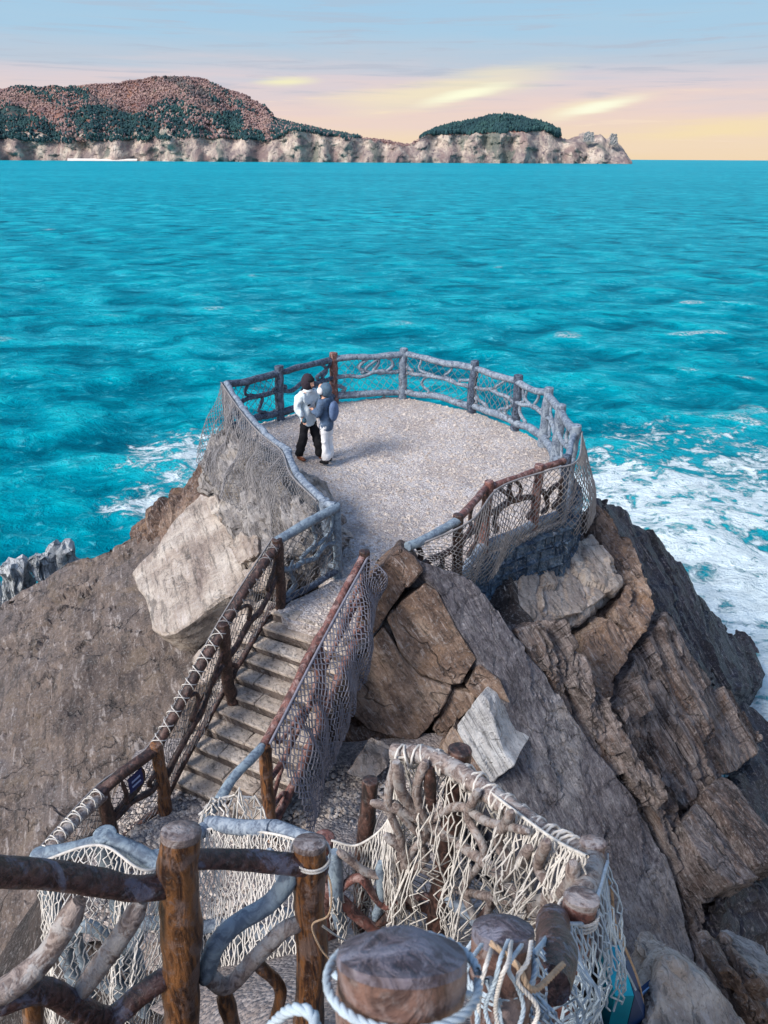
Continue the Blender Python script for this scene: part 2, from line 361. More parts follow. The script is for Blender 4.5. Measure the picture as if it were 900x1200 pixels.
# ------------------------------------------------------------------ rock blocks
def subdivide(bm, L, iters=9):
    bmesh.ops.triangulate(bm, faces=bm.faces[:])
    for _ in range(iters):
        es = [e for e in bm.edges if e.calc_length() > L]
        if not es: break
        bmesh.ops.subdivide_edges(bm, edges=es, cuts=1)
        bmesh.ops.triangulate(bm, faces=[f for f in bm.faces if len(f.verts) > 3])
def rough_up(V, N, L, amp, step, bed, seed, cell=0.9, lay=None):
    q = V + (4.0 * (V @ bed))[:, None] * bed               # thin beds across the bedding normal
    wob = np.stack([fbm(V * 1.7 + 9 * k + seed, 3, seed + k) for k in range(3)], 1)
    d1, d2, hid = worley(q * (0.62 / cell) + wob * 0.22, seed)
    gap = np.clip((d2 - d1) / 0.09, 0, 1)
    if lay:
        w_, h_ = lay; cc = V @ LAT + 0.10 * fbm(V * 1.1 + seed, 3, seed + 3); ll = V @ LIN
        for ww_, hh_, sg_ in ((w_, h_, 1.7), (w_ * 0.37, h_ * 0.45, 0.8)):
            u_ = cc / ww_ + 0.6 * vnoise(np.c_[cc / ww_ * 0.6, ll * 0.0 + seed, ll * 0], seed); li = np.floor(u_).astype(np.int64)
            sg = np.floor(ll / sg_ + 7 * _h(li, li * 0 + 1, li * 0, seed) + 0.25 * fbm(V * 1.5, 2, seed)).astype(np.int64)
            V = V + bed * ((_h(li, sg, li * 0 + 3, seed) - 0.5) * hh_)[:, None]
    out = V + wob * (amp * 0.8) + N * (fbm(V * 0.8 + seed, 3, seed + 9) * amp * 1.3 + (hid - 0.5) * step - (1 - gap) * step * 0.35)[:, None]
    out = out + N * (fbm(q * 2.2 + seed, 3, seed + 21) * amp * 0.45)[:, None]
    e1, e2, hid2 = worley(q * (1.9 / cell) + wob * 0.4, seed + 40)
    out = out + N * ((hid2 - 0.5) * step * 0.45)[:, None]
    return out
def block(name, front, thick, mat, parent=None, L=0.12, amp=0.05, step=0.06, bev=0.05, taper=0.9, back=None, seed=0, bed=BED, cell=0.9, origin=None, lay=None):
    P = np.array(front, float); c = P.mean(0); n = np.zeros(3)
    for i in range(len(P)): n += np.cross(P[i] - c, P[(i + 1) % len(P)] - c)
    n /= np.linalg.norm(n)
    if n @ (CAM - c) < 0: P = P[::-1]; n = -n
    bvec = -n * thick if back is None else np.asarray(back, float)
    Q = c + (P - c) * taper + bvec
    bm = bmesh.new(); a = [bm.verts.new(p) for p in P]; b = [bm.verts.new(p) for p in Q]; k = len(P)
    bm.faces.new(a); bm.faces.new(b[::-1])
    for i in range(k): bm.faces.new((a[(i + 1) % k], a[i], b[i], b[(i + 1) % k]))
    bm.normal_update()
    if bev:
        bmesh.ops.bevel(bm, geom=[e for e in bm.edges if e.verts[0] in set(a) or e.verts[1] in set(a)], offset=bev * 0.6, segments=1, profile=0.5, affect='EDGES', clamp_overlap=True)
    subdivide(bm, L); bm.normal_update(); bm.verts.index_update()
    V = np.array([v.co for v in bm.verts]); N = np.array([v.normal for v in bm.verts])
    Fc = np.array([[v.index for v in f.verts] for f in bm.faces], dtype=np.int64); bm.free()
    V = rough_up(V, N, L, amp, step, bed, seed + 1, cell, lay)
    return obj(name, V, Fc, mat, parent, origin, True, 24)
def on(pl, *pts): return [pl.at(*p) for p in pts]

# planes of the outcrop
PF = Plane((0.17, 7.9, 1.0), (-0.49, 7.3, -1.5), (1.48, 7.3, -0.65))
E1 = PF.at(513, 692); E2 = PF.at(615, 890)
PR = Plane(E1, E2, at_y(812, 1120, 6.6))
PL = Plane(at_y(170, 620, 13.4), at_y(215, 800, 9.1), at_y(0, 700, 13.2))

# ------------------------------------------------------------------ sea
def build_sea():
    ys = [6.0]
    while ys[-1] < 14000: ys.append(ys[-1] + max(0.17, ys[-1] * 0.0092))
    ys = np.array(ys); nx = 390
    u = np.linspace(-1, 1, nx)
    X = u[None, :] * (0.72 * ys[:, None] + 14); Y = np.repeat(ys[:, None], nx, 1)
    sp = np.maximum((0.72 * ys + 14) * 2 / nx, np.gradient(ys))[:, None]
    r = np.random.default_rng(5); Z = np.zeros_like(X); DX = np.zeros_like(X); DY = np.zeros_like(X)
    for i in range(52):
        lam = 0.9 * (13 / 0.9) ** (i / 51) * r.uniform(0.9, 1.1); th = R(-98) + r.normal(0, 0.85)
        k = 2 * np.pi / lam; dx, dy = math.cos(th), math.sin(th); ph = r.uniform(0, 6.28)
        a = 0.0092 * lam ** 0.70 * r.uniform(0.6, 1.3)
        att = np.clip((lam / sp - 2.5) / 3.0, 0, 1)
        q = k * (X * dx + Y * dy) + ph
        Z += a * att * np.cos(q); DX -= 0.9 * a * att * dx * np.sin(q); DY -= 0.9 * a * att * dy * np.sin(q)
    g = 0.65 + 0.6 * vnoise(np.stack([X.ravel() * 0.016, Y.ravel() * 0.03, X.ravel() * 0], 1), 3).reshape(X.shape)
    Z *= g; DX *= g; DY *= g
    V = np.stack([X + DX, Y + DY, Z + SEA_Z], -1).reshape(-1, 3)
    ny = len(ys); i = np.arange(ny - 1)[:, None] * nx; j = np.arange(nx - 1)[None]
    Fc = np.stack([i + j, i + j + 1, i + nx + j + 1, i + nx + j], -1).reshape(-1, 4)
    o = obj('sea', V, Fc, None, origin=(0, 0, SEA_Z)); tag(o, kind='structure')
    # surf near the rocks: an attribute on the water, from distance to where the shore lies
    fo = np.zeros(len(V)); shore = [(*at_z(x, y, SEA_Z)[:2], rr, s) for x, y, rr, s in
        [(880, 800, 6, 1), (840, 700, 6, 1.0), (790, 640, 6.5, 1.0), (740, 590, 6, 1.0), (900, 740, 8, 1.0), (870, 620, 9, 0.9), (900, 840, 4, 0.9), (800, 565, 8, 0.5), (890, 565, 9, 0.5),
         (212, 530, 3.4, 0.75), (222, 556, 2.6, 0.8), (170, 592, 2, 0.4), (900, 880, 3, 0.6)]]
    for x, y, rr, s in shore:
        d = np.sqrt((V[:, 0] - x) ** 2 + (V[:, 1] - y) ** 2) / rr; fo = np.maximum(fo, s * np.clip(1.35 - d, 0, 1))
    at = o.data.attributes.new('surf', 'FLOAT', 'POINT'); at.data.foreach_set('value', fo.astype(np.float32))
    ht = np.clip(Z.ravel() / (3 * Z.std()) * 0.5 + 0.5, 0, 1)
    at = o.data.attributes.new('crest', 'FLOAT', 'POINT'); at.data.foreach_set('value', ht.astype(np.float32))
    m, t, b = new_mat('sea_water'); pos = t.n('ShaderNodeNewGeometry').outputs['Position']
    surf = t.n('ShaderNodeAttribute', attribute_name='surf').outputs['Fac']; crest = t.n('ShaderNodeAttribute', attribute_name='crest').outputs['Fac']
    s1 = t.noise(t.vmath('MULTIPLY', pos, (0.7, 1.0, 1)), 0.60, 6, 0.68, 0.8)
    s2 = t.noise(t.vmath('MULTIPLY', pos, (0.6, 1.0, 1)), 0.085, 6, 0.62, 0.5)
    s3 = t.noise(t.vmath('MULTIPLY', pos, (0.7, 1.0, 1)), 2.6, 5, 0.7, 0.6)
    s4 = t.noise(t.vmath('MULTIPLY', pos, (0.4, 1.0, 1)), 0.0075, 4, 0.6, 0.4)
    s5 = t.noise(t.vmath('MULTIPLY', pos, (0.65, 1.0, 1)), 0.22, 7, 0.66, 0.7)
    f = t.math('ADD', t.math('MULTIPLY', crest, 0.34), t.math('MULTIPLY', s1, 0.36))
    f = t.math('ADD', f, t.math('MULTIPLY', s2, 0.30)); f = t.math('ADD', f, t.math('MULTIPLY', s4, 0.22)); f = t.math('ADD', f, t.math('MULTIPLY', s5, 0.55))
    col = t.ramp(f, [(0.62, lin(0, 100, 120)), (0.78, lin(0, 130, 148)), (0.93, lin(0, 150, 166)), (1.0, lin(14, 168, 180))])
    wisp = t.math('MULTIPLY', t.smooth(s1, 0.48, 0.62), t.smooth(s5, 0.42, 0.58))
    wisp = t.math('MULTIPLY', wisp, t.smooth(s3, 0.36, 0.60))
    wisp = t.math('MULTIPLY', wisp, t.smooth(s4, 0.30, 0.58))
    col = t.mix(t.math('MULTIPLY', wisp, 0.6), col, lin(96, 192, 206))
    s6 = t.noise(t.vmath('MULTIPLY', pos, (0.75, 1.0, 1)), 1.3, 6, 0.75, 0.8)
    col = t.mix(t.math('MULTIPLY', t.math('MULTIPLY', t.smooth(s6, 0.56, 0.66), t.smooth(s5, 0.36, 0.56)), 0.6), col, lin(100, 200, 210))
    col = t.mix(t.math('MULTIPLY', t.smooth(s6, 0.44, 0.34), 0.5), col, lin(0, 84, 102))
    col = t.mix(t.math('MULTIPLY', t.smooth(s5, 0.46, 0.36), 0.6), col, lin(0, 88, 108))
    col = t.mix(t.math('MULTIPLY', t.math('MULTIPLY', t.smooth(s2, 0.52, 0.62), t.smooth(s5, 0.47, 0.60)), 0.28), col, lin(60, 180, 198))
    fn = t.noise(pos, 0.9, 6, 0.66, 1.0); fn2 = t.noise(pos, 3.0, 5, 0.7, 1.2)
    vv = t.n('ShaderNodeTexVoronoi', feature='DISTANCE_TO_EDGE', i_Vector=t.vmath('ADD', pos, t.vmath('SCALE', t.n('ShaderNodeTexNoise', i_Vector=pos, i_Scale=0.8, i_Detail=4.0).outputs[1], None)), i_Scale=0.75).outputs[0]
    lace = t.smooth(vv, 0.22, 0.02)
    fb = t.noise(t.vmath('MULTIPLY', pos, (0.7, 1.15, 1)), 0.42, 5, 0.62, 1.0)
    fm = t.math('ADD', t.math('MULTIPLY', surf, 0.60), t.math('MULTIPLY', t.math('SUBTRACT', fn, 0.5), 1.5))
    fm = t.math('ADD', fm, t.math('MULTIPLY', t.math('SUBTRACT', fb, 0.5), 1.7))
    fm = t.math('ADD', fm, t.math('MULTIPLY', t.math('SUBTRACT', fn2, 0.5), 0.9)); fm = t.math('ADD', fm, t.math('MULTIPLY', t.math('SUBTRACT', lace, 0.5), 0.16))
    fm = t.math('MULTIPLY', t.smooth(fm, 0.20, 0.55), t.smooth(surf, 0.02, 0.25))
    cap = t.math('MULTIPLY', t.smooth(crest, 0.82, 0.93), t.smooth(t.noise(pos, 0.05, 3, 0.6), 0.54, 0.64))
    cap = t.math('MULTIPLY', cap, t.smooth(fn2, 0.40, 0.6))
    foam = t.math('MAXIMUM', fm, cap)
    col = t.mix(t.math('MULTIPLY', t.smooth(surf, 0.1, 0.7), 0.5), col, lin(40, 176, 190))
    col = t.mix(foam, col, lin(216, 230, 232))
    t.link(col, b.inputs['Base Color']); t.link(t.math('ADD', 0.34, t.math('MULTIPLY', foam, 0.5)), b.inputs['Roughness'])
    b.inputs['Specular IOR Level'].default_value = 0.008; b.inputs['IOR'].default_value = 1.2
    h = t.math('ADD', t.math('MULTIPLY', s1, 1.0), t.math('MULTIPLY', s3, 0.35)); h = t.math('ADD', h, t.math('MULTIPLY', s5, 1.3)); h = t.math('ADD', h, t.math('MULTIPLY', s6, 0.9)); h = t.math('ADD', h, t.math('MULTIPLY', foam, 0.3))
    bp = t.n('ShaderNodeBump', i_Strength=0.9, i_Distance=0.5, i_Height=h); t.link(bp.outputs[0], b.inputs['Normal'])
    o.data.materials.append(m)
build_sea()

# ------------------------------------------------------------------ far headland and islet
def headland():
    m, t, b = new_mat('headland_ground'); pos = t.n('ShaderNodeNewGeometry').outputs['Position']
    cl = t.n('ShaderNodeAttribute', attribute_name='cliff').outputs['Fac']; gr = t.n('ShaderNodeAttribute', attribute_name='green').outputs['Fac']
    n = t.noise(t.vmath('MULTIPLY', pos, (1, 0.4, 0.9)), 0.03, 6, 0.7, 0.5); n2 = t.noise(pos, 0.02, 5, 0.65)
    n3 = t.noise(t.vmath('MULTIPLY', pos, (1, 0.4, 0.7)), 0.10, 6, 0.7, 0.3)
    rock = t.ramp(n, [(0.34, lin(112, 98, 98)), (0.46, lin(150, 134, 126)), (0.56, lin(184, 166, 150)), (0.68, lin(204, 190, 176))])
    rock = t.mix(t.smooth(n3, 0.46, 0.34), rock, lin(92, 80, 86))
    nb = t.noise(t.vmath('MULTIPLY', pos, (1, 0.3, 0.5)), 0.011, 5, 0.65, 0.6)
    rock = t.mix(t.math('MULTIPLY', t.smooth(nb, 0.50, 0.60), 0.75), rock, lin(126, 104, 100))
    rock = t.mix(t.math('MULTIPLY', t.smooth(nb, 0.44, 0.36), 0.7), rock, lin(70, 86, 78))
    veg = t.ramp(n2, [(0.3, lin(92, 62, 62)), (0.5, lin(122, 84, 74)), (0.7, lin(148, 110, 90))])
    veg = t.mix(gr, veg, lin(36, 64, 62))
    cf = t.smooth(t.math('ADD', cl, t.math('MULTIPLY', t.math('SUBTRACT', n3, 0.5), 0.9)), 0.4, 0.6)
    t.link(t.mix(cf, veg, rock), b.inputs['Base Color']); b.inputs['Roughness'].default_value = 0.95
    bp = t.n('ShaderNodeBump', i_Strength=1.0, i_Distance=9.0, i_Height=t.math('ADD', n, t.math('MULTIPLY', n3, 0.6))); t.link(bp.outputs[0], b.inputs['Normal'])
    crest = np.array([(-220, 112), (-120, 100), (-60, 106), (0, 105), (40, 102), (80, 103), (120, 100), (150, 99), (190, 92), (215, 91), (235, 92), (250, 96), (262, 104), (290, 113), (312, 127), (322, 140),
        (345, 146), (380, 154), (415, 161), (440, 163), (470, 169), (482, 170), (497, 160), (515, 151), (540, 146), (575, 138), (610, 138), (640, 147), (655, 155), (663, 163), (672, 162), (682, 157), (692, 155), (697, 160),
        (708, 158), (712, 162), (716, 157), (720, 157), (724, 166), (730, 175), (738, 185), (742, 189)], float)
    cliff = np.array([(-220, 160), (0, 160), (40, 164), (80, 166), (150, 164), (200, 160), (260, 161), (310, 163), (330, 158), (345, 152), (380, 158), (440, 166), (480, 172), (500, 158), (540, 159), (600, 158), (640, 153), (665, 165), (742, 189)], float)
    px = np.linspace(-220, 742, 520); nv = 46; Y0 = 2550.0
    V = np.zeros((nv, len(px), 3)); CL = np.zeros((nv, len(px))); GRN = np.zeros((nv, len(px)))
    for i, x in enumerate(px):
        yc = np.interp(x, crest[:, 0], crest[:, 1]); yk = max(np.interp(x, cliff[:, 0], cliff[:, 1]), yc + 1)
        left = 1.0 if x < 400 else max(0.25, 1 - (x - 400) / 120)
        y0 = Y0 + 180 * max(0, (330 - x) / 330) + 25 * math.sin(x * 0.05) + 16 * math.sin(x * 0.21 + 1)
        ycl = y0 + 45; yr = y0 + 45 + 420 * left; ye = yr + 500
        hc = at_y(x, yk, ycl)[2]; hr = at_y(x, yc, yr)[2]
        for j in range(nv):
            s = j / (nv - 1)
            if s < 0.4: q = s / 0.4; y = y0 + 45 * q; z = SEA_Z - 4 + (hc - SEA_Z + 4) * (q ** 0.8); c = 1.0
            elif s < 0.8: q = (s - 0.4) / 0.4; y = ycl + (yr - ycl) * q; z = hc + (hr - hc) * (q ** 0.8); c = 1.0 - q * 6
            else: q = (s - 0.8) / 0.2; y = yr + (ye - yr) * q; z = hr + (SEA_Z - 8 - hr) * q ** 1.5; c = 0
            d = ray(x, 150)
            V[j, i] = (d[0] / d[1] * y, y, z); CL[j, i] = c if x < 660 or s > 0.8 else 1.0
            GRN[j, i] = 0.0
    Vf = V.reshape(-1, 3); CLf = CL.ravel()
    Vf[:, 1] += fbm(np.c_[Vf[:, 0] * 0.009, Vf[:, 0] * 0, Vf[:, 2] * 0.012], 3, 77) * 34 * np.clip(CLf + 0.4, 0, 1)
    nz = fbm(Vf * 0.018, 4, 5); rg = fbm(Vf * np.array([0.05, 0.012, 0.05]), 6, 8, 0.7)
    Vf[:, 2] += np.where(CLf > 0.5, rg * 6, nz * 4); Vf[:, 1] += np.where(CLf > 0.5, rg * 9, 0)
    Vf[:, 2] += np.repeat(np.where(np.linspace(0, 1, nv) < 0.02, -6, 0), len(px))
    nx = len(px); i = np.arange(nv - 1)[:, None] * nx; j = np.arange(nx - 1)[None]
    Fc = np.stack([i + j, i + j + 1, i + nx + j + 1, i + nx + j], -1).reshape(-1, 4)
    o = obj('headland', Vf, Fc, m, origin=(0, Y0, SEA_Z)); tag(o, kind='structure')
    a = o.data.attributes.new('cliff', 'FLOAT', 'POINT'); a.data.foreach_set('value', np.clip(CLf, 0, 1).astype(np.float32))
    grn = np.clip(fbm(Vf * 0.006, 3, 31) * 1.5, 0, 1)
    a = o.data.attributes.new('green', 'FLOAT', 'POINT'); a.data.foreach_set('value', grn.astype(np.float32))
    # the woods on it
    G3 = Vf.reshape(nv, nx, 3); r = np.random.default_rng(21)
    ico = bmesh.new(); bmesh.ops.create_icosphere(ico, subdivisions=1, radius=1); ico.verts.index_update()
    IV = np.array([v.co for v in ico.verts]); IF = np.array([[v.index for v in f.verts] for f in ico.faces]); ico.free()
    A = {'pine': [], 'shrub': [], 'mixed': []}; SC = 0.78
    def spot(x, q):                     # q = 0 cliff top .. 1 crest
        s = 0.4 + 0.4 * q; jj = s * (nv - 1); ii = (x + 220) / 962 * (nx - 1)
        i0, j0 = min(int(ii), nx - 2), min(int(jj), nv - 2); fi, fj = ii - i0, jj - j0
        return (G3[j0, i0] * (1 - fi) + G3[j0, i0 + 1] * fi) * (1 - fj) + (G3[j0 + 1, i0] * (1 - fi) + G3[j0 + 1, i0 + 1] * fi) * fj
    for k in range(33000):
        x = r.uniform(-215, 660); q = r.uniform(-0.05, 1.05); P = spot(x, np.clip(q, 0, 1)) + np.array([r.normal(0, 4), r.normal(0, 6), 0])
        nn = math.sin(x * 0.045 + 5 * q) * 0.5 + math.sin(x * 0.11 + 1.3 + 9 * q) * 0.35 + r.normal(0, 0.35)
        if x > 495:
            if x < 655 and 0.1 < q and (x > 505 or q > 0.4): A['pine'].append((P, r.uniform(4.5, 7.5), 1.6))
            continue
        if x > 420: 
            if r.random() < 0.12: A['shrub'].append((P, r.uniform(3, 5), 0.8))
            continue
        if x > 318:
            (A['pine'] if r.random() < 0.78 else A['shrub']).append((P, r.uniform(4.5, 7.5), 1.2)); continue
        lo = q < 0.42 + 0.1 * math.sin(x * 0.07)
        if lo and x < 310 and not (285 < x < 318 and q > 0.1): 
            if 0.30 < q and 0 < x < 90 and r.random() < 0.85: continue
            (A['pine'] if nn > -0.55 else A['shrub']).append((P, r.uniform(5, 8), 1.2))
        elif x < 110 and nn > 0.35: A['pine'].append((P, r.uniform(4.5, 7), 1.2))
        elif x > 250 and nn > 0.25 and q > 0.55: A['pine'].append((P, r.uniform(4.5, 7.5), 1.3))
        elif nn > 0.75: A['mixed'].append((P, r.uniform(6, 9), 1.0))
        else: A['shrub'].append((P, r.uniform(4, 7), 0.9))
    def crowns(name, lst, c1, c2, c3, lab):
        m, t, b = new_mat(name + '_leaves'); pos = t.n('ShaderNodeNewGeometry').outputs['Position']
        n = t.noise(pos, 0.06, 4, 0.7); n2 = t.noise(pos, 0.011, 3, 0.6)
        t.link(t.ramp(t.math('ADD', t.math('MULTIPLY', n, 0.6), t.math('MULTIPLY', n2, 0.4)), [(0.36, c1), (0.5, c2), (0.64, c3)]), b.inputs['Base Color']); b.inputs['Roughness'].default_value = 0.9
        bp = t.n('ShaderNodeBump', i_Strength=1.0, i_Distance=3.0, i_Height=t.noise(pos, 0.5, 4, 0.7)); t.link(bp.outputs[0], b.inputs['Normal'])
        Pn = np.array([p for p, _, _ in lst]); S = np.array([s for _, s, _ in lst]); H = np.array([h for _, _, h in lst])
        S = S * 0.66; V = IV[None] * (1 + 0.9 * (r.random((len(lst), len(IV), 1)) - 0.5)) * S[:, None, None] * np.stack([np.ones(len(lst)), np.ones(len(lst)), H], 1)[:, None, :]
        V = V + Pn[:, None, :] + np.array([0, 0, 1.0]) * (S * H * 0.45)[:, None, None]
        Fc = (IF[None] + (np.arange(len(lst)) * len(IV))[:, None, None]).reshape(-1, 3)
        tag(obj(name, V.reshape(-1, 3), Fc, m, smooth=False), lab, 'woodland', kind='stuff')
    crowns('pine_wood', A['pine'], lin(22, 54, 62), lin(34, 70, 74), lin(58, 94, 88), 'dark green pine wood along the far headland and islet top')
    crowns('shrub_wood', A['shrub'], lin(126, 102, 104), lin(154, 124, 118), lin(182, 152, 138), 'reddish brown bare shrubs covering the far hill')
    crowns('mixed_wood', A['mixed'], lin(78, 72, 78), lin(94, 88, 88), lin(112, 104, 98), 'dusky mixed scrub dotted over the far brown hill')
    for k, (x0, x1, yt, yb_) in enumerate([(684, 697, 154, 166), (715, 724, 156, 170)]):
        P = [at_y(x, y, 2585) for x, y in ((x0, yb_), (x0 + 1, yt + 3), (x0 + (x1 - x0) * 0.35, yt), (x0 + (x1 - x0) * 0.6, yt + 1.5), (x1 - 1, yt + 0.5), (x1, yb_))]
        o = block('rock_pinnacle', P, 14, M['pale'], None, 4.0, amp=1.2, step=2.0, bev=1.0, seed=300 + k, cell=9)
        tag(o, ['small pale rock pinnacle standing on the low islet tip', 'small pale rock pinnacle at the very end of the islet tip'][k], 'rock')
    # pale beach at the foot of the hill
    top = [at_y(x, y, 2660) for x, y in [(78, 177.5), (100, 178), (130, 178), (160, 179)]]
    bb = [at_y(x, y, 2590) for x, y in [(78, 183.5), (100, 184), (130, 184.5), (160, 185)]]
    V = np.array(top + bb); V[:4, 2] = SEA_Z + 7; V[4:, 2] = SEA_Z + 0.4
    V = np.vstack([V, V - np.array([0, -30, 14])])
    tag(obj('beach', V, [(0, 4, 5, 1), (1, 5, 6, 2), (2, 6, 7, 3), (4, 12, 13, 5), (5, 13, 14, 6), (6, 14, 15, 7)], plain('pale_sand', lin(226, 214, 204), 0.9, 0.2, 0.05)), kind='structure')
headland()

# ------------------------------------------------------------------ terrain under the blocks
RT = lambda px, py, z=1.1: at_z(px, py, z)
LEFT = [RT(394, 592), RT(380, 588), RT(349, 557), RT(337, 529), RT(310, 507), RT(286, 479), RT(265, 449)]
BACK = [RT(265, 449), RT(327, 435), RT(391, 419), RT(473, 414), RT(556, 429), RT(607, 446), RT(643, 461), RT(657, 481), RT(674, 506)]
RIGHT = [RT(674, 506), RT(664, 536), RT(632, 547), RT(573, 567), RT(537, 606), RT(476, 641, 1.0)]
P0 = at_z(330, 712, 0.0); PT = RT(427, 652, 1.0); PT[2] = 0
path_c = np.array([(-2.3, 5.7, -1.48), (-1.0, 5.5, -1.45), (-0.5, 4.7, -1.0), (-0.2, 3.7, 0.0), (0.0, 2.7, 1.1), (0.2, 1.7, 2.2), (0.1, 0.7, 3.4), (0, -0.6, 3.7), (0, -3, 3.75)])
pc = catmull(path_c, 90)
def path_z(x, y):
    d = (x[:, None] - pc[None, :, 0]) ** 2 + (y[:, None] - pc[None, :, 1]) ** 2
    k = d.argmin(1); return pc[k, 2], np.sqrt(d[np.arange(len(x)), k])
def terrain():
    xs = np.arange(-12, 13.01, 0.16); ys = np.arange(-4, 21.01, 0.16)
    X, Y = np.meshgrid(xs, ys); x, y = X.ravel(), Y.ravel()
    zr = PR.z(x, y) - 0.65; zl = PL.z(x, y) - 0.8
    zfront = np.where(y < 7.6, -1.7 + 0.0 * x, 0.6)
    wt = np.clip((y - 6.9) / 0.8, 0, 1); cap = -1.75 * (1 - wt) + (-0.35) * wt
    z = np.minimum(np.minimum(zr, zl), cap)
    z = np.where(y > 7.4, np.minimum(z, -0.9 - 1.25 * (x - 2.3)), z)
    far = np.clip((y - 14.0), 0, 9); z = z - far * 1.5
    z = np.where(y < 6.5, np.minimum(z, -1.75 - np.clip(np.abs(x) - 2.5, 0, 9) * 0.8), z)
    pz_, pd = path_z(x, y)
    near = pz_ - 0.12 - np.clip(pd - np.where(y < 2.8, 0.6, 1.25), 0, 9) * 1.7
    z = np.where(y < 6.2, np.maximum(z, near), z)
    z = z + fbm(np.stack([x, y, z], 1) * 0.9, 4, 3) * 0.16 - 0.05
    V = np.stack([x, y, np.maximum(z, SEA_Z - 4)], 1)
    nx = len(xs); i = np.arange(len(ys) - 1)[:, None] * nx; j = np.arange(nx - 1)[None]
    tag(obj('rock_ground', V, np.stack([i + j, i + j + 1, i + nx + j + 1, i + nx + j], -1).reshape(-1, 4), M['base'], origin=(0, 8, -2), sharp=40), kind='structure')
    # gravel path
    s = np.linspace(-1, 1, 15); T = np.gradient(pc, axis=0); Nn = np.stack([T[:, 1], -T[:, 0]], 1); Nn /= np.linalg.norm(Nn, axis=1)[:, None]
    wd_ = np.interp(pc[:, 1], [0, 2.4, 3.2, 4.4, 5.5], [0.75, 0.8, 1.45, 1.45, 1.2]); V = np.zeros((len(pc), 15, 3)); V[:, :, :2] = pc[:, None, :2] + Nn[:, None, :] * (s[None, :] * wd_[:, None])[:, :, None]; V[:, :, 2] = pc[:, None, 2] - 0.25 * (s ** 4)[None]
    V = V.reshape(-1, 3); V[:, 2] += fbm(V * 3, 3, 4) * 0.03
    i = np.arange(len(pc) - 1)[:, None] * 15; j = np.arange(14)[None]
    tag(obj('gravel_path', V, np.stack([i + j, i + j + 1, i + 15 + j + 1, i + 15 + j], -1).reshape(-1, 4), M['gravel_dark'], origin=(0, 3, 0)), kind='structure')
    # landing at the foot of the stairs
    xs = np.arange(-3.2, 0.9, 0.09); ys = np.arange(4.6, 7.3, 0.09); X, Y = np.meshgrid(xs, ys)
    V = np.stack([X.ravel(), Y.ravel(), np.full(X.size, -1.47)], 1)
    V[:, 2] += fbm(V * 2.2, 4, 6) * 0.05 - 0.35 * np.clip(-2.75 - V[:, 0], 0, 1) + 0.12 * np.clip(V[:, 0] + 0.4, 0, 2)
    nx = len(xs); i = np.arange(len(ys) - 1)[:, None] * nx; j = np.arange(nx - 1)[None]
    tag(obj('gravel_landing', V, np.stack([i + j, i + j + 1, i + nx + j + 1, i + nx + j], -1).reshape(-1, 4), M['gravel_dark'], origin=(-1, 5.8, -1.5)), kind='structure')
terrain()

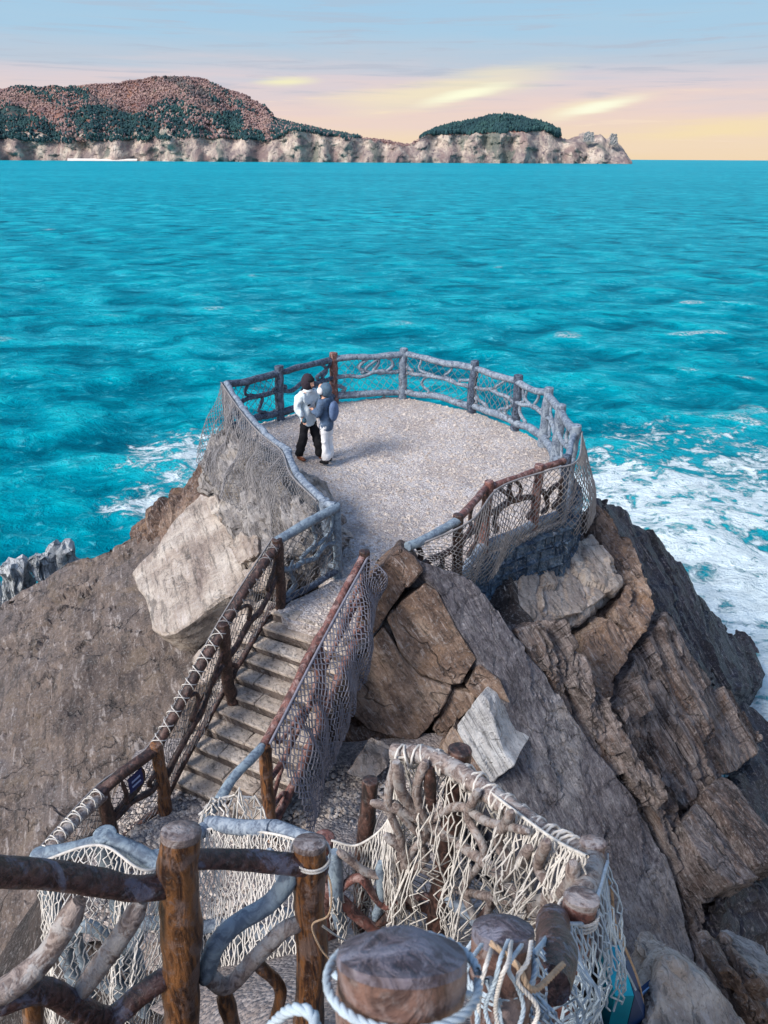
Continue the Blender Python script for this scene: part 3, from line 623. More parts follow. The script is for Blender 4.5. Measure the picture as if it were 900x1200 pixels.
# ------------------------------------------------------------------ the viewing platform
def platform():
    out = [p.copy() for p in (BACK + RIGHT[1:])]
    out += [PT.copy(), PT + np.array([-0.25, -0.15, 0]), P0 + np.array([0.15, -0.2, 0]), P0.copy()] + [p.copy() for p in LEFT[:-1]]
    c = np.mean(out, 0)
    P = []
    for p in out:
        d = p - c; d[2] = 0; q = p + d / np.linalg.norm(d) * 0.1; q[2] = 0.0; P.append(q)
    bm = bmesh.new(); vs = [bm.verts.new(p) for p in P]; f = bm.faces.new(vs)
    if f.normal.z < 0: f.normal_flip()
    r = bmesh.ops.extrude_face_region(bm, geom=[f]); 
    for v in [g for g in r['geom'] if isinstance(g, bmesh.types.BMVert)]: v.co.z -= 0.3
    bm.normal_update(); bmesh.ops.recalc_face_normals(bm, faces=bm.faces[:])
    subdivide(bm, 0.13); bm.verts.index_update()
    V = np.array([v.co for v in bm.verts]); Fc = np.array([[v.index for v in f.verts] for f in bm.faces]); bm.free()
    V[:, 2] += fbm(V * 1.2, 4, 2) * 0.035
    tag(obj('viewing_platform', V, Fc, M['gravel'], origin=(0, 12, 0), sharp=40), kind='structure')
    # loose gravel
    r = np.random.default_rng(3); poly = np.array(P)[:, :2]
    def inside(q):
        a = poly; b = np.roll(poly, -1, 0); cnt = np.zeros(len(q), int)
        for (x1, y1), (x2, y2) in zip(a, b):
            k = ((y1 > q[:, 1]) != (y2 > q[:, 1])) & (q[:, 0] < (x2 - x1) * (q[:, 1] - y1) / (y2 - y1 + 1e-9) + x1); cnt += k
        return cnt % 2 == 1
    q = r.uniform([-4, 7], [4.5, 18.5], (26000, 2)); q = q[inside(q)]
    z = fbm(np.stack([q[:, 0], q[:, 1], q[:, 0] * 0], 1) * 1.2, 4, 2) * 0.035
    q2 = np.concatenate([r.uniform([-3.0, 4.7], [0.8, 6.9], (5000, 2))]); z2 = np.full(len(q2), -1.46) + 0.12 * np.clip(q2[:, 0] + 0.4, 0, 2)
    Q = np.vstack([np.c_[q, z], np.c_[q2, z2]]); n = len(Q); S = r.gamma(3.0, 0.0058, n) + 0.006
    O = np.array([(1, 0, 0), (-1, 0, 0), (0, 1, 0), (0, -1, 0), (0, 0, .6), (0, 0, -.6)], float)
    OF = np.array([(0, 2, 4), (2, 1, 4), (1, 3, 4), (3, 0, 4), (2, 0, 5), (1, 2, 5), (3, 1, 5), (0, 3, 5)])
    V = O[None] * S[:, None, None] * r.uniform(0.6, 1.4, (n, 6, 1)); an = r.uniform(0, 6.28, n); cs, sn = np.cos(an)[:, None], np.sin(an)[:, None]
    V = np.stack([V[..., 0] * cs - V[..., 1] * sn, V[..., 0] * sn + V[..., 1] * cs, V[..., 2]], -1) + Q[:, None, :]
    Fc = (OF[None] + (np.arange(n) * 6)[:, None, None]).reshape(-1, 3)
    m, t, b = new_mat('loose_gravel'); ps = t.n('ShaderNodeNewGeometry').outputs['Position']
    t.link(t.ramp(t.noise(ps, 18, 3, 0.7), [(0.3, lin(120, 106, 98)), (0.5, lin(170, 158, 148)), (0.7, lin(208, 200, 192))]), b.inputs['Base Color']); b.inputs['Roughness'].default_value = 0.9
    tag(obj('loose_gravel', V.reshape(-1, 3), Fc, m, smooth=False), 'loose pale pebbles scattered over platform and landing', 'gravel', kind='stuff')
platform()

# ------------------------------------------------------------------ outcrop blocks
def rocks():
    def rock(name, front, thick, mat, label, cat, L=0.1, **kw):
        o = block(name, front, thick, M[mat], None, L, **kw); tag(o, label, cat, kw.pop('group', None)); return o
    # left cliff slab: part of the setting
    o = block('left_cliff', on(PL, (-70, 770), (0, 706), (40, 680), (80, 657), (120, 641), (160, 624), (175, 612), (230, 630), (290, 690), (250, 780), (222, 830), (205, 900), (140, 950), (110, 1010), (90, 1260), (-90, 1260)), 2.2, M['left'], None, 0.095, amp=0.05, step=0.09, bev=0.1, taper=1.0, seed=3, bed=LB, cell=1.9, lay=(1.1, 0.10))
    tag(o, kind='structure')
    pl = Plane(at_y(235, 580, 12.2), at_y(200, 745, 8.9), at_y(285, 670, 9.6))
    rock('boulder', on(pl, (154, 672), (163, 660), (185, 640), (207, 607), (235, 577), (262, 590), (276, 622), (286, 668), (290, 688), (262, 700), (206, 741), (190, 743), (178, 735), (172, 700), (163, 690)), 0.5, 'tan', 'large flat tan boulder leaning on the left cliff beside the stairs', 'boulder', 0.07, amp=0.02, step=0.03, bev=0.05, seed=5, bed=LB, cell=2.0, taper=0.96)
    pl2 = Plane(at_y(223, 760, 8.4), at_y(290, 690, 8.7), at_y(235, 800, 7.9))
    rock('boulder', on(pl2.off(-0.1), (226, 772), (244, 747), (262, 728), (280, 712), (294, 704), (303, 722), (275, 768), (240, 802), (228, 792)), 0.5, 'tan', 'small tan boulder wedged below the large flat boulder, above the stair railing', 'boulder', 0.07, amp=0.04, step=0.06, bev=0.05, seed=8, bed=LB)
    pl3 = Plane(at_y(252, 515, 13.2), at_y(350, 640, 8.75), at_y(285, 690, 9.2))
    rock('rock_outcrop', on(pl3, (247, 512), (263, 500), (292, 520), (330, 560), (368, 604), (350, 640), (322, 662), (292, 694), (282, 642), (264, 590), (236, 577), (240, 540)), 0.9, 'pale', 'rough pale grey rock face under the netted left railing', 'rock', 0.08, amp=0.10, step=0.14, bev=0.07, seed=11, cell=0.6)
    for k, (poly, lab) in enumerate([(((262, 640), (280, 622), (300, 628), (302, 648), (280, 662)), 'small tan stone at the foot of the pale grey rock face'),
                                     (((284, 668), (304, 652), (318, 664), (308, 690), (290, 694)), 'small tan stone just above the top stair post on the left'),
                                     (((240, 585), (252, 578), (262, 600), (256, 612)), 'white stone chip beside the top corner of the large flat boulder')]):
        o = rock('stone', on(pl3.off(0.16), *poly), 0.35, 'tan', lab, 'stone', 0.06, amp=0.03, step=0.05, bev=0.04, seed=31 + k)
    pl4 = Plane(at_y(160, 640, 13.2), at_y(245, 520, 14.2), at_y(240, 600, 12.6))
    rock('rock_outcrop', on(pl4, (152, 634), (160, 612), (185, 592), (215, 568), (240, 525), (252, 520), (262, 565), (236, 600), (205, 640), (175, 655)), 1.2, 'brown', 'brown grey rock shoulder between the sea and the large flat boulder', 'rock', 0.09, amp=0.09, step=0.12, bev=0.08, seed=14, cell=0.7)
    # sea stacks beyond the left cliff
    for k, (x, ytop, wd) in enumerate([(12, 660, 30), (46, 644, 26), (68, 640, 24), (-20, 672, 34)]):
        y = 17.0 + 0.3 * k; tpt = at_y(x, ytop, y); hw = wd / F * 18.5 * 0.62
        P = [np.array((tpt[0] + hw * a, y + hw * b, tpt[2])) for a, b in ((-1, -.6), (-.3, -1), (.6, -.9), (1, 0), (.5, .8), (-.7, .8))]
        o = block('sea_stack', P, 1, M['grey_sea'], None, 0.16, amp=0.14, step=0.12, bev=0.2, taper=1.6, back=(0.3, 0.2, SEA_Z - 1 - tpt[2]), seed=40 + k, cell=0.8, bed=np.array([1.0, 0, 0]))
        tag(o, ['ribbed grey sea stack behind the left cliff edge, second from the left of four', 'ribbed grey sea stack behind the left cliff edge, third from the left of four', 'ribbed grey sea stack nearest the boulder, rightmost of four', 'ribbed grey sea stack cut by the left edge of the view'][k], 'sea stack', 'grey sea stacks')
    # stacked brown slabs right of the stairs
    g = 'brown slabs right of the stairs'
    for nm, pts, th, mt, lab, off in [
        ('rock_slab', ((468, 643), (484, 653), (494, 668), (463, 708), (433, 752), (418, 731), (421, 700), (436, 672)), 0.9, 'brown', 'tan topped brown slab at the platform edge beside the top of the net draped stair railing', 0.05),
        ('rock_slab', ((500, 684), (514, 692), (534, 733), (561, 773), (543, 802), (530, 804), (493, 791), (473, 767), (455, 724), (466, 708)), 0.9, 'brown', 'large upper brown slab above the diagonal crack, next to the blue grey slope', 0.0),
        ('rock_slab', ((449, 737), (471, 771), (492, 795), (529, 808), (516, 834), (502, 854), (487, 869), (467, 866), (433, 856), (408, 834), (402, 818), (409, 787), (424, 772)), 0.9, 'brown', 'largest lower brown slab beside the net draped stair railing', 0.04),
        ('rock_slab', ((564, 779), (587, 798), (598, 825), (574, 814), (560, 822), (545, 806)), 0.7, 'brown', 'small brown slab below the crack, above the white pointed boulder', 0.0),
        ('rock_slab', ((531, 809), (557, 814), (556, 828), (535, 848), (518, 869), (505, 855), (518, 835)), 0.7, 'brown', 'narrow brown slab between the largest slab and the white pointed boulder', -0.03)]:
        rock(nm, on(PF.off(off), *pts), th, mt, lab, 'rock slab', 0.055, amp=0.014, step=0.03, bev=0.03, seed=(pts[0][0] * 7 + pts[0][1]) % 97, taper=0.99, back=np.array([0.02, 0.75, -0.25]), cell=1.6)['group'] = g
    dpl = PF.off(-0.12)
    rock('rock_ledge', on(dpl, (402, 850), (450, 862), (500, 872), (520, 872), (560, 905), (530, 925), (470, 900), (430, 885), (395, 900)), 0.9, 'brown', 'shadowed brown ledge under the largest slab, above the gravel landing', 'rock ledge', 0.08, amp=0.08, step=0.12, bev=0.05, seed=77, back=(0.1, 1.0, -0.3), cell=0.6)
    wpl = Plane(PF.at(563, 812) + np.array([0, -0.25, 0]), PF.at(533, 850) + np.array([0, -0.35, 0]), PF.at(600, 895) + np.array([0, -0.55, 0]))
    W = Plane(wpl.p, wpl.p + np.array([0.3, -0.10, 0.0]), wpl.at(575, 905))
    rock('boulder', on(W, (562, 812), (572, 822), (590, 880), (603, 898), (575, 918), (566, 906), (550, 880), (534, 851)) + [], 0.7, 'white', 'white pointed boulder standing behind the netted fence corner', 'boulder', 0.045, amp=0.012, step=0.025, bev=0.025, seed=18, back=(0.35, 0.6, -0.1), taper=0.9)
    rock('boulder', on(wpl, (531, 850), (545, 868), (573, 912), (560, 930), (512, 885)), 0.45, 'brown', 'tan triangular boulder leaning left of the white pointed boulder', 'boulder', 0.05, amp=0.03, step=0.04, bev=0.03, seed=19, back=(0.1, 0.5, -0.1))
    cp = Plane(at_y(423, 877, 6.7), at_y(405, 908, 6.45), at_y(452, 900, 6.5))
    rock('boulder', on(cp, (424, 877), (450, 886), (456, 900), (434, 919), (405, 908)), 0.35, 'tan', 'small angular tan boulder sitting on the gravel landing', 'boulder', 0.04, amp=0.02, step=0.02, bev=0.03, seed=20, back=(0.08, 0.35, -0.12))
    # blue grey slope
    o = block('slope', on(PR, (486, 652), (545, 674), (566, 696), (598, 745), (640, 792), (668, 836), (697, 880), (741, 935), (765, 965), (788, 1022), (815, 1120), (812, 1290), (640, 1290), (600, 1060), (560, 930), (600, 900), (592, 832), (562, 774), (535, 734), (514, 692)), 1.2, M['slab'], None, 0.06, amp=0.018, step=0.03, lay=(0.55, 0.07), bev=0.04, taper=1.0, seed=23, cell=2.4)
    o.name = 'slate_slope'; tag(o, kind='structure')
    # stepped strata to the right of the slope, as long thin beds
    S = []
    def edge(k):                                     # family of lines parallel to the slope edge
        return [(600 + 70 * k, 742 - 12 * k), (668 + 52 * k, 832), (697 + 44 * k, 878 + 4 * k), (757 + 36 * k, 947 + 10 * k), (788 + 31 * k, 1020 + 8 * k), (814 + 30 * k, 1118 + 10 * k), (830 + 30 * k, 1260)]
    names = ['brown ledge bed just right of the blue grey slope', 'grey layered bed, second right of the blue grey slope', 'thin pale layered bed, third right of the blue grey slope', 'ragged brown layered bed, fourth right of the blue grey slope']
    ks = [0.0, 0.42, 0.85, 1.25, 1.75]; offs = [-0.10, 0.05, -0.12, -0.38]
    ks[0] = -0.06
    for q in range(4):
        A, B = edge(ks[q]), edge(ks[q + 1]); plq = PR.off(offs[q])
        s0 = 0 if q < 2 else 1
        rock('rock_bed', on(plq, *(A[s0:] + B[s0:][::-1])), 0.8, 'strata', names[q], 'rock bed', 0.06, amp=0.03, step=0.07, bev=0.03, seed=50 + q, taper=1.0, cell=0.75, lay=(0.22, 0.28))['group'] = 'layered beds beside the slope'
    # overhanging blocks under the platform wall
    up = Plane(at_y(592, 682, 9.6), at_y(700, 630, 11.6), at_y(690, 712, 9.7))
    rock('overhang_block', on(up, (588, 684), (640, 656), (693, 628), (723, 664), (729, 681), (702, 704), (683, 719), (664, 722), (628, 740), (613, 746), (598, 712)), 1.0, 'tan', 'broad tan overhanging block directly under the platform wall', 'rock', 0.055, amp=0.025, step=0.12, bev=0.04, seed=60, back=(-0.25, 0.5, -1.3), taper=0.8, cell=0.9)
    rock('rock_block', [at_y(*p) for p in ((717, 719, 9.6), (747, 753, 9.5), (732, 781, 9.1), (704, 828, 8.6), (682, 797, 8.7), (688, 745, 9.2))], 0.9, 'brown', 'pinkish brown wedge block in shadow below the overhang', 'rock', 0.05, amp=0.02, step=0.08, bev=0.04, seed=61, lay=(0.3, 0.12), back=(-0.3, 0.9, -0.6))
    rock('rock_block', [at_y(*p) for p in ((728, 690, 10.6), (753, 680, 10.9), (771, 716, 10.3), (748, 757, 9.7), (717, 717, 10.0))], 0.9, 'brown', 'brown ridge block at the top of the right hand slope', 'rock', 0.06, amp=0.03, step=0.08, bev=0.04, seed=62, lay=(0.35, 0.15), back=(-0.3, 0.8, -0.9))
    rock('rock_block', [at_y(*p) for p in ((695, 588, 12.6), (722, 612, 12.2), (742, 640, 11.8), (755, 680, 11.2), (728, 692, 10.9), (705, 640, 11.8))], 0.9, 'brown', 'brown rock rib dropping from the platform corner towards the ridge block', 'rock', 0.07, amp=0.03, step=0.08, bev=0.04, seed=63, lay=(0.35, 0.15), back=(-0.6, 0.6, -1.2))
    # long right slab and its shadowed flank
    tp = Plane(at_y(773, 722, 10.8), at_y(888, 866, 10.6), at_y(760, 850, 8.6))
    rock('long_slab', on(tp, (771, 718), (796, 761), (831, 799), (861, 812), (889, 858), (886, 876), (866, 902), (846, 908), (828, 926), (812, 944), (770, 900), (738, 850), (728, 820), (752, 758)), 1.2, 'strata', 'long brown slab running down to the sea right of the wedge block', 'rock slab', 0.06, amp=0.03, step=0.05, bev=0.04, seed=65, taper=1.0, cell=1.4, lay=(0.42, 0.34))
    kp = tp.off(0.02)
    kk = Plane(at_y(828, 927, 8.2), at_y(860, 915, 8.7), at_y(893, 1012, 7.3))
    rock('cleft_block', on(kk, (828, 927), (847, 908), (862, 917), (905, 975), (925, 1010), (891, 1012)), 0.6, 'strata', 'upper of two cleft brown blocks at the right edge, split by a dark crack', 'rock', 0.05, amp=0.012, step=0.03, bev=0.03, seed=66, taper=1.0, lay=(0.4, 0.06))
    rock('cleft_block', on(kk.off(-0.14), (802, 963), (818, 942), (827, 949), (889, 1018), (894, 1029), (860, 1035), (827, 1008)), 0.6, 'strata', 'lower of two cleft brown blocks at the right edge, below the dark crack', 'rock', 0.05, amp=0.015, step=0.04, bev=0.03, seed=67, taper=1.0, lay=(0.4, 0.08))
    ww = Plane(at_y(700, 590, 14.0), at_y(886, 768, 18.0), at_y(790, 760, 12.8))
    rock('wet_or_shaded_rock', on(ww, (696, 584), (716, 590), (737, 600), (781, 646), (829, 704), (855, 736), (886, 765), (897, 788), (884, 806), (848, 812), (815, 800), (780, 745), (741, 676), (703, 618)), 2.0, 'dark', 'big dark wet rock slope meeting the white surf on the right', 'rock', 0.11, amp=0.05, step=0.08, bev=0.08, lay=(0.75, 0.22), seed=70, taper=1.05, back=(-1.0, -0.5, -3.0), cell=1.3)
    rock('wet_or_shaded_rock', [at_z(*p, SEA_Z + h) for *p, h in ((864, 737, 0.7), (878, 744, 0.8), (893, 768, 0.2), (886, 770, 0.1), (872, 756, 0.5))], 1.0, 'dark', 'small dark wet rock poking through the surf beside the big dark slope', 'rock', 0.1, amp=0.06, step=0.08, bev=0.05, seed=71, back=(0, 0, -1.8), taper=1.3)
    rock('wet_or_shaded_rock', [at_z(*p, SEA_Z + h) for *p, h in ((843, 806, 1.6), (868, 818, 1.4), (903, 846, 0.9), (925, 880, 0.4), (880, 872, 0.8), (858, 830, 1.4))], 1.0, 'dark', 'black wet rock in the gully at the right edge below the surf', 'rock', 0.12, amp=0.1, step=0.12, bev=0.08, seed=72, back=(-1, -1, -3), taper=1.3)
    rock('wet_or_shaded_rock', [at_y(*p) for p in ((888, 872, 11.5), (915, 905, 11), (930, 1010, 9.5), (905, 990, 9.2), (862, 912, 10.2))], 1.5, 'dark', 'rock flank with shadow painted black above the two cleft blocks', 'rock', 0.12, amp=0.1, step=0.12, bev=0.08, seed=73, back=(-0.8, 0.6, -2.5))  # near-black colour here and on the next flank stands in for shadow
    rock('wet_or_shaded_rock', [at_y(*p) for p in ((858, 1036, 7.6), (895, 1030, 7.9), (905, 1080, 7.6), (880, 1100, 7.3), (893, 1150, 6.9), (862, 1150, 6.6), (835, 1060, 7.0))], 1.5, 'dark', 'rock flank with shadow painted black below the two cleft blocks', 'rock', 0.1, amp=0.1, step=0.12, bev=0.08, seed=74, back=(-0.6, 0.5, -2.5))
    # near boulders at the bottom right
    gp = Plane(at_y(789, 1124, 3.0), at_y(756, 1200, 2.62), at_y(867, 1190, 2.85))
    rock('boulder', on(gp, (735, 1300), (756, 1200), (773, 1153), (777, 1139), (789, 1124), (801, 1129), (825, 1147), (845, 1164), (868, 1189), (900, 1240), (910, 1300)), 0.9, 'tan', 'big rough grey boulder nearest the camera at bottom right', 'boulder', 0.035, amp=0.035, step=0.05, bev=0.05, seed=80, back=(0.15, 0.7, -0.7), cell=0.5)
    for k, (pts, mt, lab) in enumerate([
        (((842, 1144), (858, 1140), (872, 1152), (880, 1180), (850, 1165)), 'brown', 'brown stone tucked behind the big rough grey boulder'),
        (((866, 1152), (876, 1140), (898, 1158), (894, 1174), (880, 1172)), 'brown', 'blocky tan stone between two paler stones at bottom right'),
        (((872, 1136), (880, 1132), (930, 1152), (930, 1170), (898, 1158)), 'pale', 'cream stone at the right edge above the blocky tan stone'),
        (((862, 1168), (880, 1174), (930, 1215), (930, 1260), (890, 1235)), 'brown', 'dark brown stone in the bottom right corner'),
        (((890, 1176), (930, 1180), (940, 1220), (900, 1200)), 'tan', 'tan stone at the right edge, just above the bottom right corner')]):
        rock('stone', [at_y(x, y, 3.5 + 0.12 * k) for x, y in pts], 0.5, mt, lab, 'stone', 0.04, amp=0.025, step=0.035, bev=0.03, seed=83 + k, back=(0.05, 0.5, -0.25), cell=0.5)
    # blue box below the netted posts
    bx = empty('storage_box', at_y(735, 1215, 2.6))
    bt = plain('teal_paint', lin(6, 132, 152), 0.5, 0.2, 6); bd = plain('dark_blue_paint', lin(16, 52, 92), 0.5, 0.3, 6); bl = plain('pale_blue_edge', lin(120, 160, 200), 0.5, 0.2, 6)
    def prism(name, pts, dv, mt):
        P = np.array(pts); Q = P + np.array(dv); n = len(P)
        return obj(name, np.vstack([P, Q]), [tuple(range(n)), tuple(range(2 * n - 1, n - 1, -1))] + [(i, (i + 1) % n, n + (i + 1) % n, n + i) for i in range(n)], mt, bx, smooth=False)
    a = at_y(721, 1167, 2.6); bq = at_y(743, 1167, 2.6)
    prism('box_body', [a, bq, bq + np.array([0, 0, -0.45]), a + np.array([0, 0, -0.45])], (0, 0.3, 0), bt)
    prism('box_side', [bq + np.array([0.004, 0, 0]), at_y(752, 1162, 2.75), at_y(764, 1215, 2.75), bq + np.array([0.004, 0, -0.45])], (0.004, 0.2, 0), bd)
    prism('box_lid', [at_y(752, 1163, 2.85), at_y(771, 1147, 2.95), at_y(768, 1200, 2.8), at_y(756, 1205, 2.75)], (0.0, 0.03, 0.0), bd)
    prism('lid_edge', [at_y(752, 1163, 2.84), at_y(771, 1147, 2.94), at_y(771.5, 1149.5, 2.94), at_y(752.5, 1165.5, 2.84)], (0.0, -0.012, 0.006), bl)
    tag(bx, 'teal box with a dark blue slanted lid between the net and the grey boulder', 'box')
rocks()

# ------------------------------------------------------------------ stairs
UP = np.array([0.46, 0.888, 0]); RG = np.array([0.888, -0.46, 0])
NST = 11; RISE = 0.133; RUN = 0.186
ST0 = 0.5 * (P0 + PT) + np.array([0.0, -0.12, 0]); ST0[2] = 0
def boxy(c, u, v, w_, hu, hv, hw, seed, amp=0.01, bev=0.02, cuts=2):
    bm = bmesh.new(); bmesh.ops.create_cube(bm, size=2)
    for q in bm.verts: q.co = Vector(c + u * hu * q.co.x + v * hv * q.co.y + w_ * hw * q.co.z)
    bmesh.ops.bevel(bm, geom=bm.edges[:], offset=bev, segments=1, affect='EDGES')
    if cuts: bmesh.ops.subdivide_edges(bm, edges=[e for e in bm.edges if e.calc_length() > 0.09], cuts=cuts, use_grid_fill=True)
    bmesh.ops.triangulate(bm, faces=bm.faces[:]); bm.verts.index_update()
    V = np.array([q.co for q in bm.verts]); Fc = np.array([[q.index for q in f.verts] for f in bm.faces]); bm.free()
    V = V + np.stack([fbm(V * 7 + 5 * k + seed, 3, seed + k) for k in range(3)], 1) * amp
    return V, Fc
def stairs():
    root = empty('stone_stairs', ST0 - UP * RUN * NST + np.array([0, 0, -RISE * NST]))
    tag(root, 'flight of rough stone steps climbing to the viewing platform', 'stairs')
    Z = np.array([0, 0, 1.0]); half = 0.76; ctr = -RG * 0.23; r = random.Random(4)
    for i in range(NST):
        top = -RISE * i; c0 = ST0 - UP * RUN * i + ctr
        st = None; cuts = [-half] + sorted(r.uniform(-0.3, 0.4) for _ in range(r.choice([1, 1, 2]))) + [half]
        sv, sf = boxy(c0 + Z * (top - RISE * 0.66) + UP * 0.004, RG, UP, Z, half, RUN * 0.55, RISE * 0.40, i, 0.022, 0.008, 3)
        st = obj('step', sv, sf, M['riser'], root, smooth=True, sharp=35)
        for a, b in zip(cuts[:-1], cuts[1:]):
            if b - a < 0.1: continue
            dz = r.uniform(-0.012, 0.012); df = r.uniform(-0.015, 0.015)
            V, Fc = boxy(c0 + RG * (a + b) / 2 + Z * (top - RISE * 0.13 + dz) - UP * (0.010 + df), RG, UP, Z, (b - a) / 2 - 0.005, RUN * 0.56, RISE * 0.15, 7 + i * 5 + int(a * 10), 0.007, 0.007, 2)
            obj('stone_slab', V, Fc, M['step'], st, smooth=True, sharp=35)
stairs()

# ------------------------------------------------------------------ retaining wall stones
def wall():
    pts = np.array([p for p in [RIGHT[4], RIGHT[3], RIGHT[2], RIGHT[1], BACK[-1], BACK[-2], BACK[-3]]]); pts[:, 2] = 0
    c = np.array([0.0, 12.5, 0]); d = pts - c; d /= np.linalg.norm(d, axis=1)[:, None]; pts = pts + d * 0.14
    root = empty('retaining_wall', pts[2] + np.array([0, 0, -1.0])); tag(root, 'blue grey stone retaining wall under the right edge of the platform', 'wall')
    n = 34; L = catmull(pts, n); T = np.gradient(L, axis=0); T /= np.linalg.norm(T, axis=1)[:, None]; O = np.stack([T[:, 1], -T[:, 0], T[:, 2] * 0], 1)
    if (O[3] @ (L[3] - c)) < 0: O = -O
    V = np.vstack([L - O * 0.05 + [0, 0, -0.04], L - O * 0.0 + [0, 0, -1.25], L - O * 0.25 + [0, 0, -1.25], L - O * 0.25 + [0, 0, -0.04]])
    Fc = []
    for k in range(3):
        for i in range(n - 1): Fc.append((k * n + i, k * n + i + 1, (k + 1) * n + i + 1, (k + 1) * n + i))
    obj('mortar', V, np.array(Fc), M['base'], root)
    r = random.Random(9); tot = np.linalg.norm(np.diff(L, axis=0), axis=1).sum(); Z = np.array([0, 0, 1.0])
    cum = np.concatenate([[0], np.cumsum(np.linalg.norm(np.diff(L, axis=0), axis=1))])
    for row in range(6):
        s = r.uniform(0, 0.15)
        while s < tot - 0.05:
            wd = r.uniform(0.16, 0.32); m = min(s + wd / 2, tot); p = np.array([np.interp(m, cum, L[:, k]) for k in range(3)]); k = min(int(np.searchsorted(cum, m)), n - 1)
            V, Fc = boxy(p + O[k] * (0.0 + 0.012 * row + r.uniform(0, 0.03)) + Z * (-0.12 - 0.19 * row + r.uniform(-0.02, 0.02)), T[k], O[k], Z, wd / 2 - 0.012, 0.07, 0.086, 3 + row * 31 + int(s * 20), 0.02, 0.03, 0)
            obj('stone', V, Fc, M['stone'], root, smooth=False); s += wd
wall()

# ------------------------------------------------------------------ log fences
def post(parent, base, top, r, mat, seed=0, sides=14, name='post', crown=1.0, cap=None, slant=0.0, cap_k=0.85):
    base, top = np.asarray(base, float), np.asarray(top, float); H = np.linalg.norm(top - base)
    n = max(5, int(H / (0.06 if cap_k == 0.85 else 0.02))); s = np.concatenate([np.linspace(0, 1 - r * 0.5 / H, n), [1 - r * 0.22 / H, 1 - r * 0.06 / H, 1.0, 1.0 + r * 0.1 * crown / H]])
    rad = r * (1.06 - 0.06 * s); rad[-3:] *= [0.97, 0.82, 0.35]; rad[-4] *= 1.0
    P = base + (top - base) * s[:, None]; bend = (fbm(np.c_[s * 2.2, s * 0 + seed, s * 0], 2, seed))[:, None] * np.array([1, 0.6, 0]) * r * 0.22
    P = P + bend - bend[-1]
    V, Fc = tube(P, rad, sides, 0.13, seed, freq=1.1 / r * 0.5)
    sl = lambda V_, q_: V_ - np.array([0, 0, 1.0]) * ((V_[:, 1] - np.repeat(P[q_][:, 1], sides)) * slant * np.repeat(np.clip((s[q_] - (1 - 2.2 * r / H)) / (2.0 * r / H), 0, 1), sides))[:, None]
    V = sl(V, slice(None))
    V, Fc = capped(V, Fc, sides); o = obj(name, V, Fc, M[mat], parent, sharp=60)
    if cap:
        q = s >= 1 - r * cap_k / H; V, Fc = tube(P[q], rad[q] * 1.015, sides, 0.13, seed, freq=1.1 / r * 0.5); V = sl(V, q); V, Fc = capped(V, Fc, sides); V[-1, 2] += 0.002
        obj('post_cap', V, Fc, M[cap], parent or o, sharp=60)
    return o
def log(parent, pts, r, mat, seed=0, name='rail', sides=10, taper=0.0, knot=0.10, n=None):
    knot = min(knot, 0.12)
    pts = np.asarray(pts, float); Ln = np.linalg.norm(np.diff(pts, axis=0), axis=1).sum(); n = n or int(np.clip(Ln / (r * 1.1), 6, 70))
    P = catmull(pts, n); s = np.linspace(0, 1, n)
    P = P + np.stack([fbm(np.c_[s * Ln * 2.0, s * 0 + k, s * 0 + seed], 2, seed + k) for k in range(3)], 1) * r * 0.35
    rad = r * (1 - taper * s) * (1 + 0.07 * fbm(np.c_[s * Ln * 3, s * 0 + seed, s * 0], 2, seed))
    if name == 'branch': rad = rad * np.clip(np.minimum(s, 1 - s) * Ln / (r * 1.2) * 0.5 + 0.55, 0, 1)
    V, Fc = tube(P, rad, sides, knot, seed, freq=0.35 / r); V, Fc = capped(V, Fc, sides); return obj(name, V, Fc, M[mat], parent, sharp=65)
def lattice(parent, A1, B1, A0, B0, mat, seed, r=0.025, mid=True, nb=4):
    rr = random.Random(seed); bl = lambda s, q: (A0 * (1 - s) + B0 * s) * (1 - q) + (A1 * (1 - s) + B1 * s) * q
    wig = lambda: rr.uniform(-0.09, 0.09)
    ln = np.linalg.norm(B1 - A1)
    if mid: log(parent, [bl(s, 0.52 + wig()) for s in np.linspace(0, 1, 6)], r * 1.05, mat, seed, 'branch', 7)
    for k in range(nb):
        s0 = (k + 0.3 + 0.4 * rr.random()) / nb; lean = rr.choice([-1, 1]) * rr.uniform(0.1, 0.28)
        if rr.random() < 0.5: q0, q1 = 0.02, 0.55
        else: q0, q1 = 0.5, 0.98
        pts = []
        for j in range(6):
            u = j / 5; pts.append(bl(min(max(s0 + lean * u + 0.09 * math.sin(u * 5.5 + k), 0.02), 0.98), q0 + (q1 - q0) * u + 0.05 * math.cos(u * 6)))
        log(parent, pts, r * rr.uniform(0.75, 1.05), mat, seed + 3 + k, 'branch', 7, 0.25)
def up(p, z): q = np.array(p, float); q[2] = z; return q

